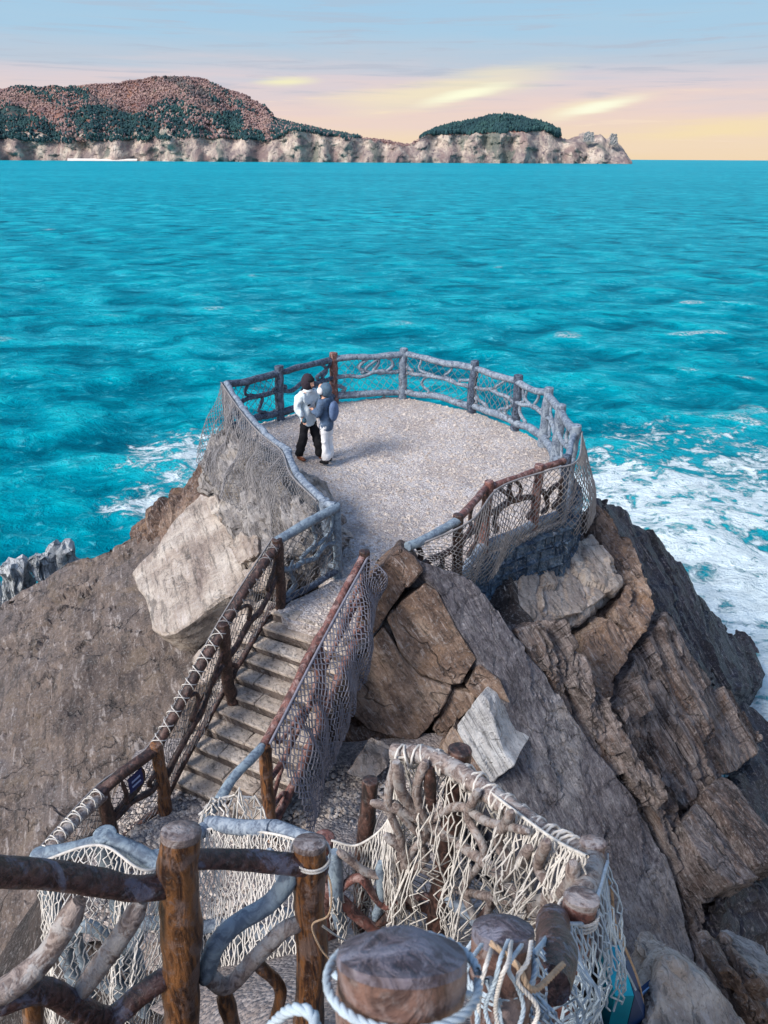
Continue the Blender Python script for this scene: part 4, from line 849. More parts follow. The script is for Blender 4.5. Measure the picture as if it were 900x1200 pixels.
def platform_railing():
    root = empty('log_railing', up(BACK[3], 0)); tag(root, 'curved branch railing around the seaward and left rim of the platform', 'railing')
    mats = ['w_bluedark', 'w_bluedark', 'w_red', 'w_grey', 'w_bluedark', 'w_bluedark', 'w_grey', 'w_grey', 'w_grey']
    for i, p in enumerate(BACK):
        r = 0.095 if i not in (3,) else 0.10
        post(root, up(p, -0.12), up(p, 1.22 if i else 1.12), r, mats[i], 60 + i, 10)
    for i in range(len(BACK) - 1):
        a, b = BACK[i], BACK[i + 1]; mt = 'w_bluedark' if i < 2 else 'w_grey'; mm = (a + b) / 2
        log(root, [up(a, 1.08), up(mm, 1.06), up(b, 1.08)], 0.072, mt, 80 + i)
        log(root, [up(a, 0.16), up(mm, 0.20), up(b, 0.16)], 0.08, mt, 90 + i)
        lattice(root, up(a, 1.04), up(b, 1.04), up(a, 0.2), up(b, 0.2), mt, 100 + i * 11, 0.050 if i < 3 else 0.044, True, 5 if i < 6 else 3)
    # left run, seen from outside
    for i in range(1, len(LEFT) - 1):
        if i in (1, 3, 5): post(root, up(LEFT[i], -0.15), up(LEFT[i], 1.14), 0.075, 'w_grey', 130 + i, 10)
    post(root, up(LEFT[0], -0.1), up(LEFT[0], 1.12), 0.06, 'w_blue', 140, 10)
    for i in range(len(LEFT) - 1):
        log(root, [up(LEFT[i], 1.08), up(LEFT[i + 1], 1.08)], 0.06, 'w_grey' , 150 + i)
        log(root, [up(LEFT[i], 0.15), up(LEFT[i + 1], 0.15)], 0.05, 'w_grey', 160 + i)
        if i != 0: lattice(root, up(LEFT[i], 1), up(LEFT[i + 1], 1), up(LEFT[i], 0.2), up(LEFT[i + 1], 0.2), 'w_grey', 170 + i, 0.025, True, 2)
    # short blue return panel down to the stair head
    a, b = LEFT[0], up(P0, 1.0)
    log(root, [up(a, 1.06), up((a + b) / 2, 1.03), up(P0, 0.98)], 0.065, 'w_blue', 181)
    log(root, [up(a, 0.10), up(P0, 0.06)], 0.045, 'w_bluedark', 182)
    lattice(root, up(a, 1.0), up(P0, 0.95), up(a, 0.1), up(P0, 0.06), 'w_blue', 183, 0.035, True, 4)
    # right run, seen from outside
    rt = empty('log_railing', up(RIGHT[2], 0)); tag(rt, 'red brown branch railing on the right of the platform behind a hanging net', 'railing')
    ms = [None, 'w_bluedark', 'w_red', 'w_red', 'w_dark', None]
    for i in range(1, 5): post(rt, up(RIGHT[i], -0.15), up(RIGHT[i], 1.14), 0.07, ms[i], 190 + i, 10)
    for i in range(5):
        a, b = RIGHT[i], RIGHT[i + 1]; mt = 'w_blue' if i == 4 else ('w_grey' if i == 0 else 'w_red')
        log(rt, [up(a, 1.06), up(b, 1.06 if i < 4 else 0.98)], 0.05 if i < 4 else 0.06, mt, 200 + i)
        log(rt, [up(a, 0.12), up(b, 0.12)], 0.07, 'w_grey', 210 + i)
        lattice(rt, up(a, 1), up(b, 1), up(a, 0.2), up(b, 0.2), 'w_dark' if i > 0 else 'w_grey', 220 + i * 7, 0.044, True, 5 if 0 < i < 4 else 2)
platform_railing()

P1 = at_z(270, 812, -0.62); P2 = at_z(196, 950, -1.46); P3 = at_z(134, 998, -1.5); P4 = at_z(40, 1010, -0.55)
Q1 = at_z(310, 872, -0.12); 
def stair_railings():
    root = empty('log_railing', P2); tag(root, 'dark brown branch railing on the left side of the stone stairs', 'railing')
    T0, T1, T2, T3 = up(P0, 1.02), up(P1, 0.40), at_z(192, 850, -0.42), at_z(132, 922, -0.52)
    T2 = up(P2, -0.45); T3 = up(P3, -0.58)
    for i, (b, tp) in enumerate(((P0, T0), (P1, T1), (P2, T2), (P3, T3))): post(root, up(b, b[2] - 0.15), tp, 0.07, 'w_orange' if i == 2 else 'w_dark', 240 + i, 12)
    T4 = P4; tops = [T0, T1, T2, T3, T4]; bots = [up(P0, 0.08), up(P1, -0.55), up(P2, -1.4), up(P3, -1.45), up(P4, -1.5)]
    dz = np.array([0, 0, -0.07])
    for i in range(4):
        log(root, [tops[i] + dz, (tops[i] + tops[i + 1]) / 2 + dz + np.array([0, 0, 0.03]), tops[i + 1] + dz], 0.058, 'w_dark' if i < 3 else 'w_pale', 250 + i)
        log(root, [bots[i], (bots[i] + bots[i + 1]) / 2 + np.array([-0.03, 0, -0.03]), bots[i + 1]] if i > 2 else [bots[i] - RG * 0.1 - [0, 0, 0.04], (bots[i] + bots[i + 1]) / 2 - RG * 0.1 - [0, 0, 0.05], bots[i + 1] - RG * 0.1 - [0, 0, 0.04]], 0.042, 'w_dark', 260 + i)
        lattice(root, tops[i] + dz * 2, tops[i + 1] + dz * 2, bots[i], bots[i + 1], 'w_dark', 270 + i * 9, 0.036, True, 3)
    # small dark blue notice hung below the rail
    a = T3 * 0.30 + T2 * 0.70 + np.array([0, -0.03, -0.13]); b = T3 * 0.55 + T2 * 0.45 + np.array([0, -0.03, -0.14])
    dn = np.array([0, 0, -0.20]); nn = np.cross(b - a, dn); nn /= np.linalg.norm(nn); nn = nn if nn[1] < 0 else -nn
    sg = empty('notice_plate', (a + b) / 2 + dn); tag(sg, 'small dark blue notice plate hanging on the left stair railing', 'sign')
    pv = lambda P, k: np.array([p + nn * k for p in P])
    q = [a, b, b + dn, a + dn]; V = np.vstack([pv(q, 0), pv(q, 0.012)])
    bxf = [(0, 1, 2, 3), (7, 6, 5, 4), (0, 4, 5, 1), (1, 5, 6, 2), (2, 6, 7, 3), (3, 7, 4, 0)]
    pl = obj('plate', V, bxf, plain('navy_enamel', lin(20, 34, 84), 0.5, 0.2), sg, smooth=False)
    ws = plain('pale_print', lin(150, 165, 200), 0.6, 0.2)
    for k in range(2):
        ba, bb = a + (b - a) * 0.18 + dn * (0.3 + 0.32 * k), a + (b - a) * 0.8 + dn * (0.3 + 0.32 * k); q = [ba, bb, bb + dn * 0.12, ba + dn * 0.12]
        obj('print_line', np.vstack([pv(q, 0.013), pv(q, 0.016)]), bxf, ws, pl, smooth=False)
    # right side
    rt = empty('log_railing', up(PT, -0.1)); tag(rt, 'stair railing on the right side, almost hidden under its dense net', 'railing')
    t0 = up(PT, 1.02); t1 = Q1.copy(); b1 = up(Q1, -1.45)
    post(rt, up(PT, -0.5), t0 + [0, 0, 0.06], 0.065, 'w_dark', 300, 12)
    post(rt, b1 + [0, 0, -0.1], t1, 0.065, 'w_orange', 301, 12)
    tm = (t0 + t1) / 2
    post(rt, up(tm, tm[2] - 1.2), tm + [0, 0, 0.03], 0.06, 'w_red', 302, 12)
    log(rt, [t0, tm, t1], 0.05, 'w_red', 303); log(rt, [up(PT, 0.1), b1 + [0, 0, 0.1]], 0.05, 'w_red', 304)
    lattice(rt, t0, t1, up(PT, 0.1), b1 + [0, 0, 0.1], 'w_red', 305, 0.032, True, 6)
    s1 = at_y(240, 960, 4.95); log(rt, [t1, (t1 + s1) / 2 + [0, 0, 0.05], s1], 0.052, 'w_blue', 306)
    return t0, t1, s1
t0R, t1R, s1R = stair_railings()

# ------------------------------------------------------------------ nets
def net(name, topP, botP, nu, nv, mat, r, label, group=None, bulge=0.1, seed=0, amp=0.25, zig=0.42, sides=4, mids=None, prof=None, rope=True, fold_k=1.0):
    A = catmull(topP, 60) if len(topP) > 2 else polyline(topP, 60); B = catmull(botP, 60) if len(botP) > 2 else polyline(botP, 60)
    rg = np.random.default_rng(seed + 500); rows = nv + 1
    cA = A.mean(0); nrm = np.cross(A[-1] - A[0], B.mean(0) - A.mean(0)); nrm /= np.linalg.norm(nrm)
    if nrm @ (CAM - cA) < 0: nrm = -nrm
    parts = []
    jit = rg.normal(0, 1, (nu + 2, rows, 3))
    def S(u, v):
        u = np.clip(u, 0, 1) * 59; i = np.minimum(u.astype(int), 58); f = (u - i)[:, None]
        a = A[i] * (1 - f) + A[i + 1] * f; b = B[i] * (1 - f) + B[i + 1] * f
        p = a * (1 - v[:, None]) + b * v[:, None]
        fold = fbm(np.c_[u * 0.16, v * 1.1, u * 0 + seed], 3, seed)
        return p + nrm * ((np.sin(np.pi * np.clip(v, 0, 1)) * 0.75 + v * 0.5) * bulge + fold * bulge * 1.6 * fold_k * np.clip(v * 3, 0, 1))[:, None]
    cell = np.linalg.norm(A[-1] - A[0]) / nu
    for i in range(nu):
        v = np.linspace(0, 1, rows); j = np.arange(rows)
        u = (i + 0.5 + zig * np.where((i + j) % 2 == 0, 1, -1)) / nu
        u = u + rg.normal(0, amp * 0.35, rows) / nu + 0.9 / nu * fbm(np.c_[v * 3, v * 0 + i * 0.15, v * 0], 2, seed + 7)
        vv = v + rg.normal(0, amp * 0.3, rows) / nv * (v > 0)
        P = S(u, vv)
        V, Fc = tube(P, r, sides); parts.append((V, Fc))
    if rope:
        V, Fc = tube(S(np.linspace(0, 1, 80), np.zeros(80)), r * 1.8, 5); parts.append((V, Fc))
    V, Fc = merge(parts); o = obj(name, V, Fc, M[mat]); tag(o, label, 'net', group); return o
def nets():
    g = 'fishing nets draped over the railings'
    z = lambda P, h: [up(p, h) for p in P]
    # left run outside
    outl = [p + np.array([-0.10, -0.02, 0.02]) for p in LEFT[1:]]
    bl = [at_y(372, 640, 8.9), at_y(345, 650, 9.0), at_y(318, 630, 9.4), at_y(288, 605, 10.0), at_y(258, 580, 11.2), at_y(238, 546, 12.9)]
    net('fishing_net', outl, bl, 120, 34, 'rope_grey', 0.0075, 'grey net hanging outside the left rim railing over the rock face', g, 0.10, 1, fold_k=1.3)
    net('fishing_net', z(BACK[:2], 1.05), z(BACK[:2], 0.1), 16, 10, 'rope_dark', 0.008, 'dusky net behind the leftmost bay of the seaward railing', g, 0.03, 2)
    for i, l in ((3, 'thin net in the bay right of the thick pale central post of the seaward railing'), (4, 'thin net in the seaward railing, two bays right of the thick pale post'), (2, 'thin net in the seaward railing bay left of the thick pale post')):
        net('fishing_net', z(BACK[i:i + 2], 1.04), z(BACK[i:i + 2], 0.16), 17, 9, 'rope_grey', 0.007, l, g, 0.03, 3 + i)
    # return panel
    net('fishing_net', [up(LEFT[0], 1.0), up(P0, 0.93)], [up(LEFT[0], 0.1), up(P0, 0.08)], 16, 16, 'rope_grey', 0.007, 'grey net on the short blue panel at the head of the stairs', g, 0.04, 9)
    # right run outside
    d = np.array([0.14, -0.12, 0.0])
    tp = [RIGHT[0] + [0.12, 0.0, 0], RIGHT[1] + d, RIGHT[2] + d, RIGHT[3] + d, RIGHT[4] + d, RIGHT[5] + [0.05, 0.05, -0.05]]
    bt = [at_y(694, 600, 11.7), at_y(678, 624, 10.9), at_y(630, 630, 10.35), at_y(592, 652, 9.75), at_y(556, 684, 8.9), at_y(505, 665, 8.0)]
    net('fishing_net', tp, bt, 80, 22, 'rope_grey', 0.0082, 'grey net hanging over the right platform railing and stone wall', g, 0.13, 12, fold_k=0.35)
    # stairs right: dense net
    bt = [at_y(428, 700, 7.75), at_y(420, 790, 7.0), at_y(392, 880, 6.4), at_y(345, 985, 5.75)]
    tp = [t0R + [0.05, -0.03, 0.0], (t0R + t1R) / 2 + [0.06, -0.03, 0.06], t1R + [0.06, -0.03, 0.03]]
    net('fishing_net', tp, bt, 66, 30, 'rope_dark', 0.0088, 'dense dusky net draped over the right side of the stairs', g, 0.2, 14, amp=0.3, fold_k=0.3)
    # stairs left
    T = [up(P0, 0.98), up(P1, 0.36), up(P2, -0.5), up(P3, -0.62), P4 + [0, 0, -0.04]]; Bt = [up(P0, 0.1), up(P1, -0.52), up(P2, -1.4), up(P3, -1.45), up(P4, -1.4)]
    of = np.array([-0.06, 0.05, 0.03])
    net('fishing_net', [p + of for p in T], [p + of for p in Bt], 78, 20, 'rope_grey', 0.0065, 'open grey net on the cliff side of the left stair railing', g, 0.03, 17, amp=0.4)
nets()

# ------------------------------------------------------------------ foreground fences
def foreground():
    # left log fence, nearest the camera
    A = at_y(212, 972, 1.72); B = at_y(363, 985, 1.95); rt = empty('log_fence', up(A, A[2] - 1.3))
    tag(rt, 'near brown log fence across the bottom left with an orange post', 'fence')
    ax = lambda px, py, y=None: at_y(px, py, y if y else 1.72 + (px - 212) / 151 * 0.23)
    post(rt, at_y(203, 1230, 1.70) + [0, 0, -0.6], A, 0.067, 'w_orange', 400, 20, cap='w_cap', slant=0.35)
    post(rt, at_y(357, 1230, 1.93) + [0, 0, -0.6], B, 0.062, 'w_orange', 401, 20, cap='w_cap', slant=0.35)
    log(rt, [ax(-60, 1022), ax(60, 1028), ax(150, 1038), ax(214, 1030)], 0.043, 'w_purple', 402, sides=18, n=60)
    log(rt, [ax(222, 1012), ax(300, 1010), ax(378, 1008)], 0.040, 'w_purple', 403, sides=18, n=40)
    for k, (pts, r, mt) in enumerate([
        (((95, 1050), (60, 1110), (20, 1150), (-20, 1175)), 0.040, 'w_pale'), (((165, 1050), (130, 1110), (95, 1165), (85, 1175)), 0.036, 'w_pale'),
        (((-20, 1185), (30, 1165), (55, 1162), (90, 1180), (125, 1190), (160, 1165), (205, 1135)), 0.042, 'w_purple'),
        (((125, 1190), (130, 1215), (135, 1250)), 0.036, 'w_purple'), (((40, 1165), (42, 1215)), 0.03, 'w_orange'),
        (((345, 1020), (318, 1060), (275, 1085), (250, 1110), (238, 1150)), 0.038, 'w_blue'),
        (((238, 1140), (265, 1158), (300, 1120), (335, 1085), (360, 1078)), 0.034, 'w_pale'), (((262, 1158), (268, 1185), (275, 1220)), 0.034, 'w_orange'), (((300, 1125), (325, 1155), (322, 1185), (310, 1215)), 0.028, 'w_orange')]):
        log(rt, [ax(*p) for p in pts], r, mt, 410 + k, 'branch', 14, 0.1, 0.2)
    # second fence behind it, draped in net
    yb = lambda px: 3.55 + (px - 120) * 0.0006
    S = [at_y(45, 1008, 3.6), at_y(122, 985, 3.7), at_y(182, 1014, 3.6), at_y(245, 968, 4.2), at_y(320, 972, 3.9), at_y(380, 990, 3.6)]
    r2 = empty('log_fence', S[2] + [0, 0, -1.6]); tag(r2, 'blue grey capped log fence behind the near fence, wrapped in net', 'fence')
    for k, i in enumerate((0, 1, 2, 5)): post(r2, S[i] + [0, 0.02, -2.0], S[i] + [0, 0.02, 0.05], 0.075 if i else 0.06, 'w_blue' if i < 5 else 'w_red', 430 + k, 14)
    for i in range(5): log(r2, [S[i], S[i + 1]], 0.06, 'w_blue' if i < 2 else 'w_grey', 440 + i)
    Sb = [p + np.array([0, 0.0, -1.7]) for p in S]
    lattice(r2, S[0], S[2], Sb[0], Sb[2], 'w_blue', 450, 0.05, True, 4); lattice(r2, S[2], S[5], Sb[2], Sb[5], 'w_grey', 460, 0.05, True, 4)
    g = 'fishing nets draped over the railings'
    net('fishing_net', [p + np.array([0, -0.08, 0.05]) for p in S], [at_y(48, 1250, 2.95), at_y(120, 1255, 2.95), at_y(180, 1255, 2.95), at_y(240, 1255, 2.95), at_y(310, 1255, 2.95), at_y(378, 1250, 2.95)], 108, 40, 'rope_white', 0.0060, 'cream net hanging behind the near log fence at bottom left', g, 0.10, 21, amp=0.9, zig=0.4, fold_k=1.4)
    net('fishing_net', [s1R + [-0.05, 0, 0.05], at_y(262, 935, 5.1), at_y(300, 935, 5.2)], [at_y(235, 1000, 4.4), at_y(275, 1010, 4.4), at_y(320, 1000, 4.6)], 16, 12, 'rope_white', 0.008, 'loose cream net bundled at the foot of the right stair railing', g, 0.16, 22, amp=0.9)
    # right fence: corner of posts and rail with net inside
    C0, C1, C2, C3 = at_y(682, 1050, 1.95), at_y(695, 985, 2.5), at_y(539, 878, 3.4), at_y(434, 914, 3.7)
    C4 = at_y(463, 885, 3.55)
    r3 = empty('log_fence', up(C2, 1.0)); tag(r3, 'weathered log fence corner at bottom right, laced with white rope net', 'fence')
    post(r3, C0 + [0.0, 0.05, -1.3], C0, 0.066, 'w_red', 470, 18, cap='w_cap', slant=0.4); post(r3, C1 + [0, 0.05, -1.4], C1, 0.062, 'w_red', 471, 18, cap='w_cap', slant=0.4)
    post(r3, at_y(512, 1090, 3.3) + [0, 0, -0.1], C2, 0.066, 'w_dark', 472, 16); post(r3, at_y(422, 1085, 3.55), C3, 0.06, 'w_dark', 473, 16)
    log(r3, [C4, at_y(500, 888, 3.45), at_y(540, 905, 3.3), at_y(600, 950, 2.95), at_y(650, 985, 2.7), at_y(690, 1005, 2.45)], 0.058, 'w_pale', 474, sides=14)
    log(r3, [at_y(692, 1005, 2.45), at_y(688, 1040, 2.2), at_y(682, 1075, 2.0)], 0.06, 'w_pale', 475, sides=14)
    log(r3, [at_y(655, 1075, 1.9), at_y(648, 1110, 1.62), at_y(640, 1150, 1.4)], 0.066, 'w_purple', 476, sides=16)
    for k, (pts, r, mt) in enumerate([
        (((462, 890), (470, 930), (500, 965), (530, 985)), 0.042, 'w_pale'), (((530, 985), (570, 1010), (610, 1050), (650, 1080)), 0.036, 'w_pale'),
        (((462, 940), (490, 975), (520, 990)), 0.030, 'w_pale'), (((672, 1010), (665, 1040), (620, 1060), (605, 1085)), 0.036, 'w_pale'),
        (((505, 900), (505, 950)), 0.04, 'w_dark'), (((470, 1000), (480, 1020), (500, 1005), (495, 990)), 0.03, 'w_pale'),
        (((525, 1045), (555, 1075), (570, 1100)), 0.05, 'w_grey'), (((590, 1030), (575, 1060), (560, 1080)), 0.03, 'w_dark'),
        (((390, 1000), (392, 1050), (400, 1090)), 0.05, 'w_blue'), (((446, 1010), (448, 1050), (440, 1080)), 0.04, 'w_blue'), (((452, 980), (475, 1000), (470, 1035), (490, 1060)), 0.035, 'w_pale'),
        (((580, 985), (600, 1010), (620, 990)), 0.035, 'w_pale'), (((463, 892), (455, 940), (470, 990), (452, 1040), (465, 1090)), 0.030, 'w_pale'), (((500, 892), (488, 930), (500, 975), (478, 1010), (485, 1070)), 0.030, 'w_pale'), (((600, 950), (585, 985), (598, 1020), (575, 1060), (570, 1110)), 0.028, 'w_pale'), (((642, 982), (630, 1015), (645, 1045), (622, 1090)), 0.028, 'w_pale'), (((396, 1000), (440, 1025), (490, 1015), (530, 1040), (590, 1055), (645, 1078)), 0.028, 'w_pale'), (((436, 940), (470, 950), (500, 962), (535, 945), (575, 965), (618, 975)), 0.028, 'w_pale'), (((392, 1050), (420, 1030), (450, 1060), (500, 1050), (520, 1085)), 0.028, 'w_red'), (((560, 925), (548, 960), (566, 1000), (545, 1040), (560, 1085)), 0.028, 'w_pale'), (((380, 1040), (420, 1075), (470, 1110)), 0.045, 'w_red'), (((445, 1085), (480, 1060), (520, 1075)), 0.035, 'w_dark')]):
        log(r3, [at_y(x, y, 3.35 - max(0, x - 520) * 0.0075) for x, y in pts], r, mt, 480 + k, 'branch', 10, 0.15, 0.25)
    y3 = lambda x: 3.45 - max(0, x - 520) * 0.0075
    net('fishing_net', [at_y(x, y, y3(x) + 0.02) for x, y in ((462, 888), (500, 888), (540, 902), (600, 948), (650, 984), (688, 1004))], [at_y(x, y, y3(x) - 0.15) for x, y in ((462, 1075), (500, 1090), (535, 1110), (580, 1125), (630, 1135), (668, 1130))], 78, 20, 'rope_white', 0.0052, 'white rope net laced inside the bottom right fence corner', g, 0.09, 24, amp=1.1, fold_k=1.6)
    net('fishing_net', [at_y(x, y, y3(x) + 0.2) for x, y in ((455, 905), (500, 905), (540, 915), (600, 955), (650, 988), (690, 1004))], [at_y(x, y, y3(x) + 0.1) for x, y in ((440, 1085), (490, 1100), (535, 1115), (580, 1125), (630, 1135), (672, 1130))], 70, 22, 'rope_grey', 0.0055, 'greyer net behind the white rope net of the bottom right fence corner', g, 0.09, 29, amp=1.1, fold_k=1.6)
    net('fishing_net', [at_y(x, y, 3.5) for x, y in ((388, 985), (420, 990), (455, 960), (465, 900))], [at_y(x, y, 3.35) for x, y in ((390, 1090), (430, 1100), (470, 1095), (500, 1085))], 46, 14, 'rope_white', 0.0050, 'slack white net between the netted corner and the near log fence', g, 0.1, 25, amp=0.8)
    # lacing along the rail
    def lace(pts, r, turns, R_, mat, label, seed):
        P = catmull(pts, turns * 10); s = np.linspace(0, 1, len(P)); T = np.gradient(P, axis=0); T /= np.linalg.norm(T, axis=1)[:, None]
        n1 = np.cross(T, [0, 0, 1.0]); n1 /= np.linalg.norm(n1, axis=1)[:, None]; n2 = np.cross(T, n1); prt = []
        for sg, ph in ((1, 0.0), (-1, 1.6)):
            a = sg * s * turns * 2 * np.pi + ph + 0.4 * fbm(np.c_[s * 9, s * 0 + sg, s * 0], 2, seed)
            prt.append(tube(P + (n1 * np.cos(a)[:, None] + n2 * np.sin(a)[:, None]) * R_ * (1.1 + 0.1 * fbm(np.c_[s * 20, s * 0, s * 0], 2, seed))[:, None], r, 5))
        V, Fc = merge(prt); tag(obj('lashing_rope', V, Fc, M[mat]), label, 'rope')
    lace([at_y(463, 886, 3.52), at_y(500, 888, 3.45), at_y(540, 905, 3.3), at_y(600, 950, 2.95), at_y(650, 985, 2.7), at_y(676, 1000, 2.52)], 0.0085, 13, 0.062, 'rope_white', 'white rope criss crossed around the rail of the bottom right fence corner', 2)
    lace([up(P1, 0.36), up(P1 * 0.5 + P2 * 0.5, -0.04), up(P2, -0.48)], 0.006, 9, 0.062, 'rope_white', 'pale cord laced along the middle of the left stair rail', 3)
    lace([up(P0, 0.95), up(P1 * 0.5 + P0 * 0.5, 0.65), up(P1, 0.36)], 0.006, 8, 0.062, 'rope_grey', 'grey cord laced along the top of the left stair rail', 5)
    lace([up(P3, -0.62), (up(P3, -0.62) + P4) / 2, P4 + [0, 0, -0.04]], 0.007, 9, 0.062, 'rope_white', 'pale cord wound along the lowest stretch of the left stair rail', 4)
    # the two big cut posts right under the camera
    D0 = at_y(472, 1112, 0.62); D1 = at_y(590, 1086, 1.20)
    o = post(None, D0 + [0, -0.2, -0.95], D0, 0.083, 'w_stump', 500, 28, 'cut_post', 3.0, cap='w_capblue', slant=0.72, cap_k=0.42); tag(o, 'biggest flat topped log post at bottom centre, nearest the camera', 'post', 'cut log posts by the camera')
    o = post(None, D1 + [0, -0.12, -1.15], D1, 0.074, 'w_stump', 501, 28, 'cut_post', 3.0, cap='w_capblue', slant=0.6, cap_k=0.6); tag(o, 'second flat topped log post, right of the biggest one', 'post', 'cut log posts by the camera')
    def twist(P, r, seed=0):
        P = np.asarray(P); Ln = np.concatenate([[0], np.cumsum(np.linalg.norm(np.diff(P, axis=0), axis=1))]); n = int(np.clip(Ln[-1] / (r * 0.9), 20, 420))
        P = polyline(P, n); s = np.linspace(0, Ln[-1], n); T = np.gradient(P, axis=0); T /= np.maximum(np.linalg.norm(T, axis=1), 1e-9)[:, None]
        a1 = np.cross(T, [0.37, 0.21, 0.9]); a1 /= np.linalg.norm(a1, axis=1)[:, None]; a2 = np.cross(T, a1); prt = []
        for q in range(3):
            a = s / (r * 1.15) + q * 2.094
            prt.append(tube(P + (a1 * np.cos(a)[:, None] + a2 * np.sin(a)[:, None]) * r * 0.42, r * 0.55, 6))
        return merge(prt)
    def ring(c, R_, r, k, mat, label, seed, tilt=0.0, sway=0.2):
        a = np.linspace(0, 2 * np.pi * k, 40 * k); P = np.stack([np.cos(a) * R_, np.sin(a) * R_, -np.linspace(0, 1, len(a)) * r * 2.2 * k + np.sin(a + seed) * sway * R_ + np.cos(a) * tilt], 1) + c
        V, Fc = twist(P, r * 0.8, seed); tag(obj('tie_rope', V, Fc, M[mat]), label, 'rope')
    ring(D0 + [0, -0.012, -0.028], 0.098, 0.0085, 1, 'rope_blue', 'thick pale rope tied around the biggest cut post', math.pi, 0.0, 0.6)
    ring(D1 + [0, 0, -0.13], 0.088, 0.010, 3, 'rope_blue', 'coils of pale rope around the second cut post', 2, 0.0)
    ring(C0 + [0, 0.01, -0.085], 0.076, 0.009, 3, 'rope_white', 'cream rope wound under the cap of the post right of the cut posts', 3)
    ring(C1 + [0, 0.01, -0.12], 0.072, 0.008, 2, 'rope_tan', 'tan rope tied round the far right post of the fence corner', 4)
    ring(B + [0.0, 0.0, -0.055], 0.074, 0.006, 2, 'rope_white', 'thin rope around the top of the right post of the near log fence', 5)
    def strand(pts, r, mat, label, seed=0, n=40):
        V, Fc = twist(catmull(pts, n), r * 0.75, seed); tag(obj('loose_rope', V, Fc, M[mat]), label, 'rope')
    strand([ax(378, 1008), ax(388, 1040, 1.9), ax(385, 1072, 1.88), ax(366, 1084, 1.87), ax(375, 1110, 1.86), ax(386, 1124, 1.86)], 0.006, 'rope_tan', 'loose cord dangling from the right end of the near log rail')
    strand([at_y(378, 1085, 1.87), at_y(400, 1100, 2.0), at_y(430, 1112, 2.2)], 0.006, 'rope_white', 'thin cord running from the near log fence to the biggest post')
    strand([at_y(655, 990, 2.55), at_y(700, 1010, 2.4), at_y(716, 1040, 2.4), at_y(722, 1085, 2.5), at_y(748, 1150, 2.7), at_y(760, 1215, 2.8)], 0.010, 'rope_tan', 'tan rope running from the far right post down to the boulder')
    strand([at_y(712, 1000, 2.5), at_y(714, 1060, 2.4), at_y(722, 1110, 2.4), at_y(745, 1160, 2.5)], 0.008, 'rope_blue', 'pale rope hanging outside the far right post')
    strand([at_y(392, 1142, 0.66), at_y(430, 1165, 0.6), at_y(480, 1172, 0.57), at_y(552, 1165, 0.62)], 0.0075, 'rope_blue', 'pale rope slung in front of the biggest cut post')
    strand([at_y(440, 1168, 0.58), at_y(432, 1195, 0.56), at_y(470, 1205, 0.54), at_y(492, 1185, 0.56), at_y(470, 1172, 0.57)], 0.010, 'rope_blue', 'loop of thick pale rope below the biggest cut post')
    strand([at_y(315, 1205, 0.75), at_y(340, 1184, 0.72), at_y(365, 1188, 0.7), at_y(372, 1215, 0.66)], 0.014, 'rope_blue', 'thick pale rope loop at the bottom edge left of the biggest post')
    for k, xs in enumerate((556, 566, 577, 588, 600, 612)):
        q_ = random.Random(k + 60).uniform
        strand([at_y(xs + 12 + q_(-8, 8), 1106 + q_(-6, 6), 1.12), at_y(xs + q_(-14, 10), 1128 + q_(-6, 6), 1.06 + q_(-.05, .03)), at_y(xs - 6 + q_(-14, 12), 1152 + q_(-8, 8), 1.03 + q_(-.05, .03)), at_y(xs - 6 + k * 3 + q_(-12, 12), 1185, 1.02), at_y(xs - 4 + k * 2 + q_(-12, 12), 1230, 0.98)], 0.0078, 'rope_blue' if k % 2 == 0 else 'rope_white',
               ['leftmost hanging strand of the rope bundle below the second cut post', 'second strand from the left in the rope bundle below the second cut post', 'third strand from the left in the rope bundle below the second cut post', 'third strand from the right in the rope bundle below the second cut post', 'second strand from the right in the rope bundle below the second cut post', 'rightmost strand of the rope bundle below the second cut post'][k], k)
    strand([at_y(575, 1105, 1.1), at_y(605, 1130, 1.05), at_y(625, 1160, 1.05), at_y(660, 1130, 1.2)], 0.011, 'rope_tan', 'tan twisted rope end sticking out right of the second cut post')
    net('fishing_net', [at_y(x, y, yy) for x, y, yy in ((570, 1150, 1.1), (610, 1135, 1.25), (655, 1085, 1.78), (690, 1075, 1.95), (712, 1010, 2.4))], [at_y(x, y, yy) for x, y, yy in ((560, 1260, 1.05), (610, 1260, 1.15), (660, 1260, 1.5), (700, 1250, 1.8), (730, 1150, 2.4))], 60, 15, 'rope_blue', 0.0050, 'pale blue net hanging from the posts at bottom right', g, 0.06, 27, amp=0.7)
foreground()

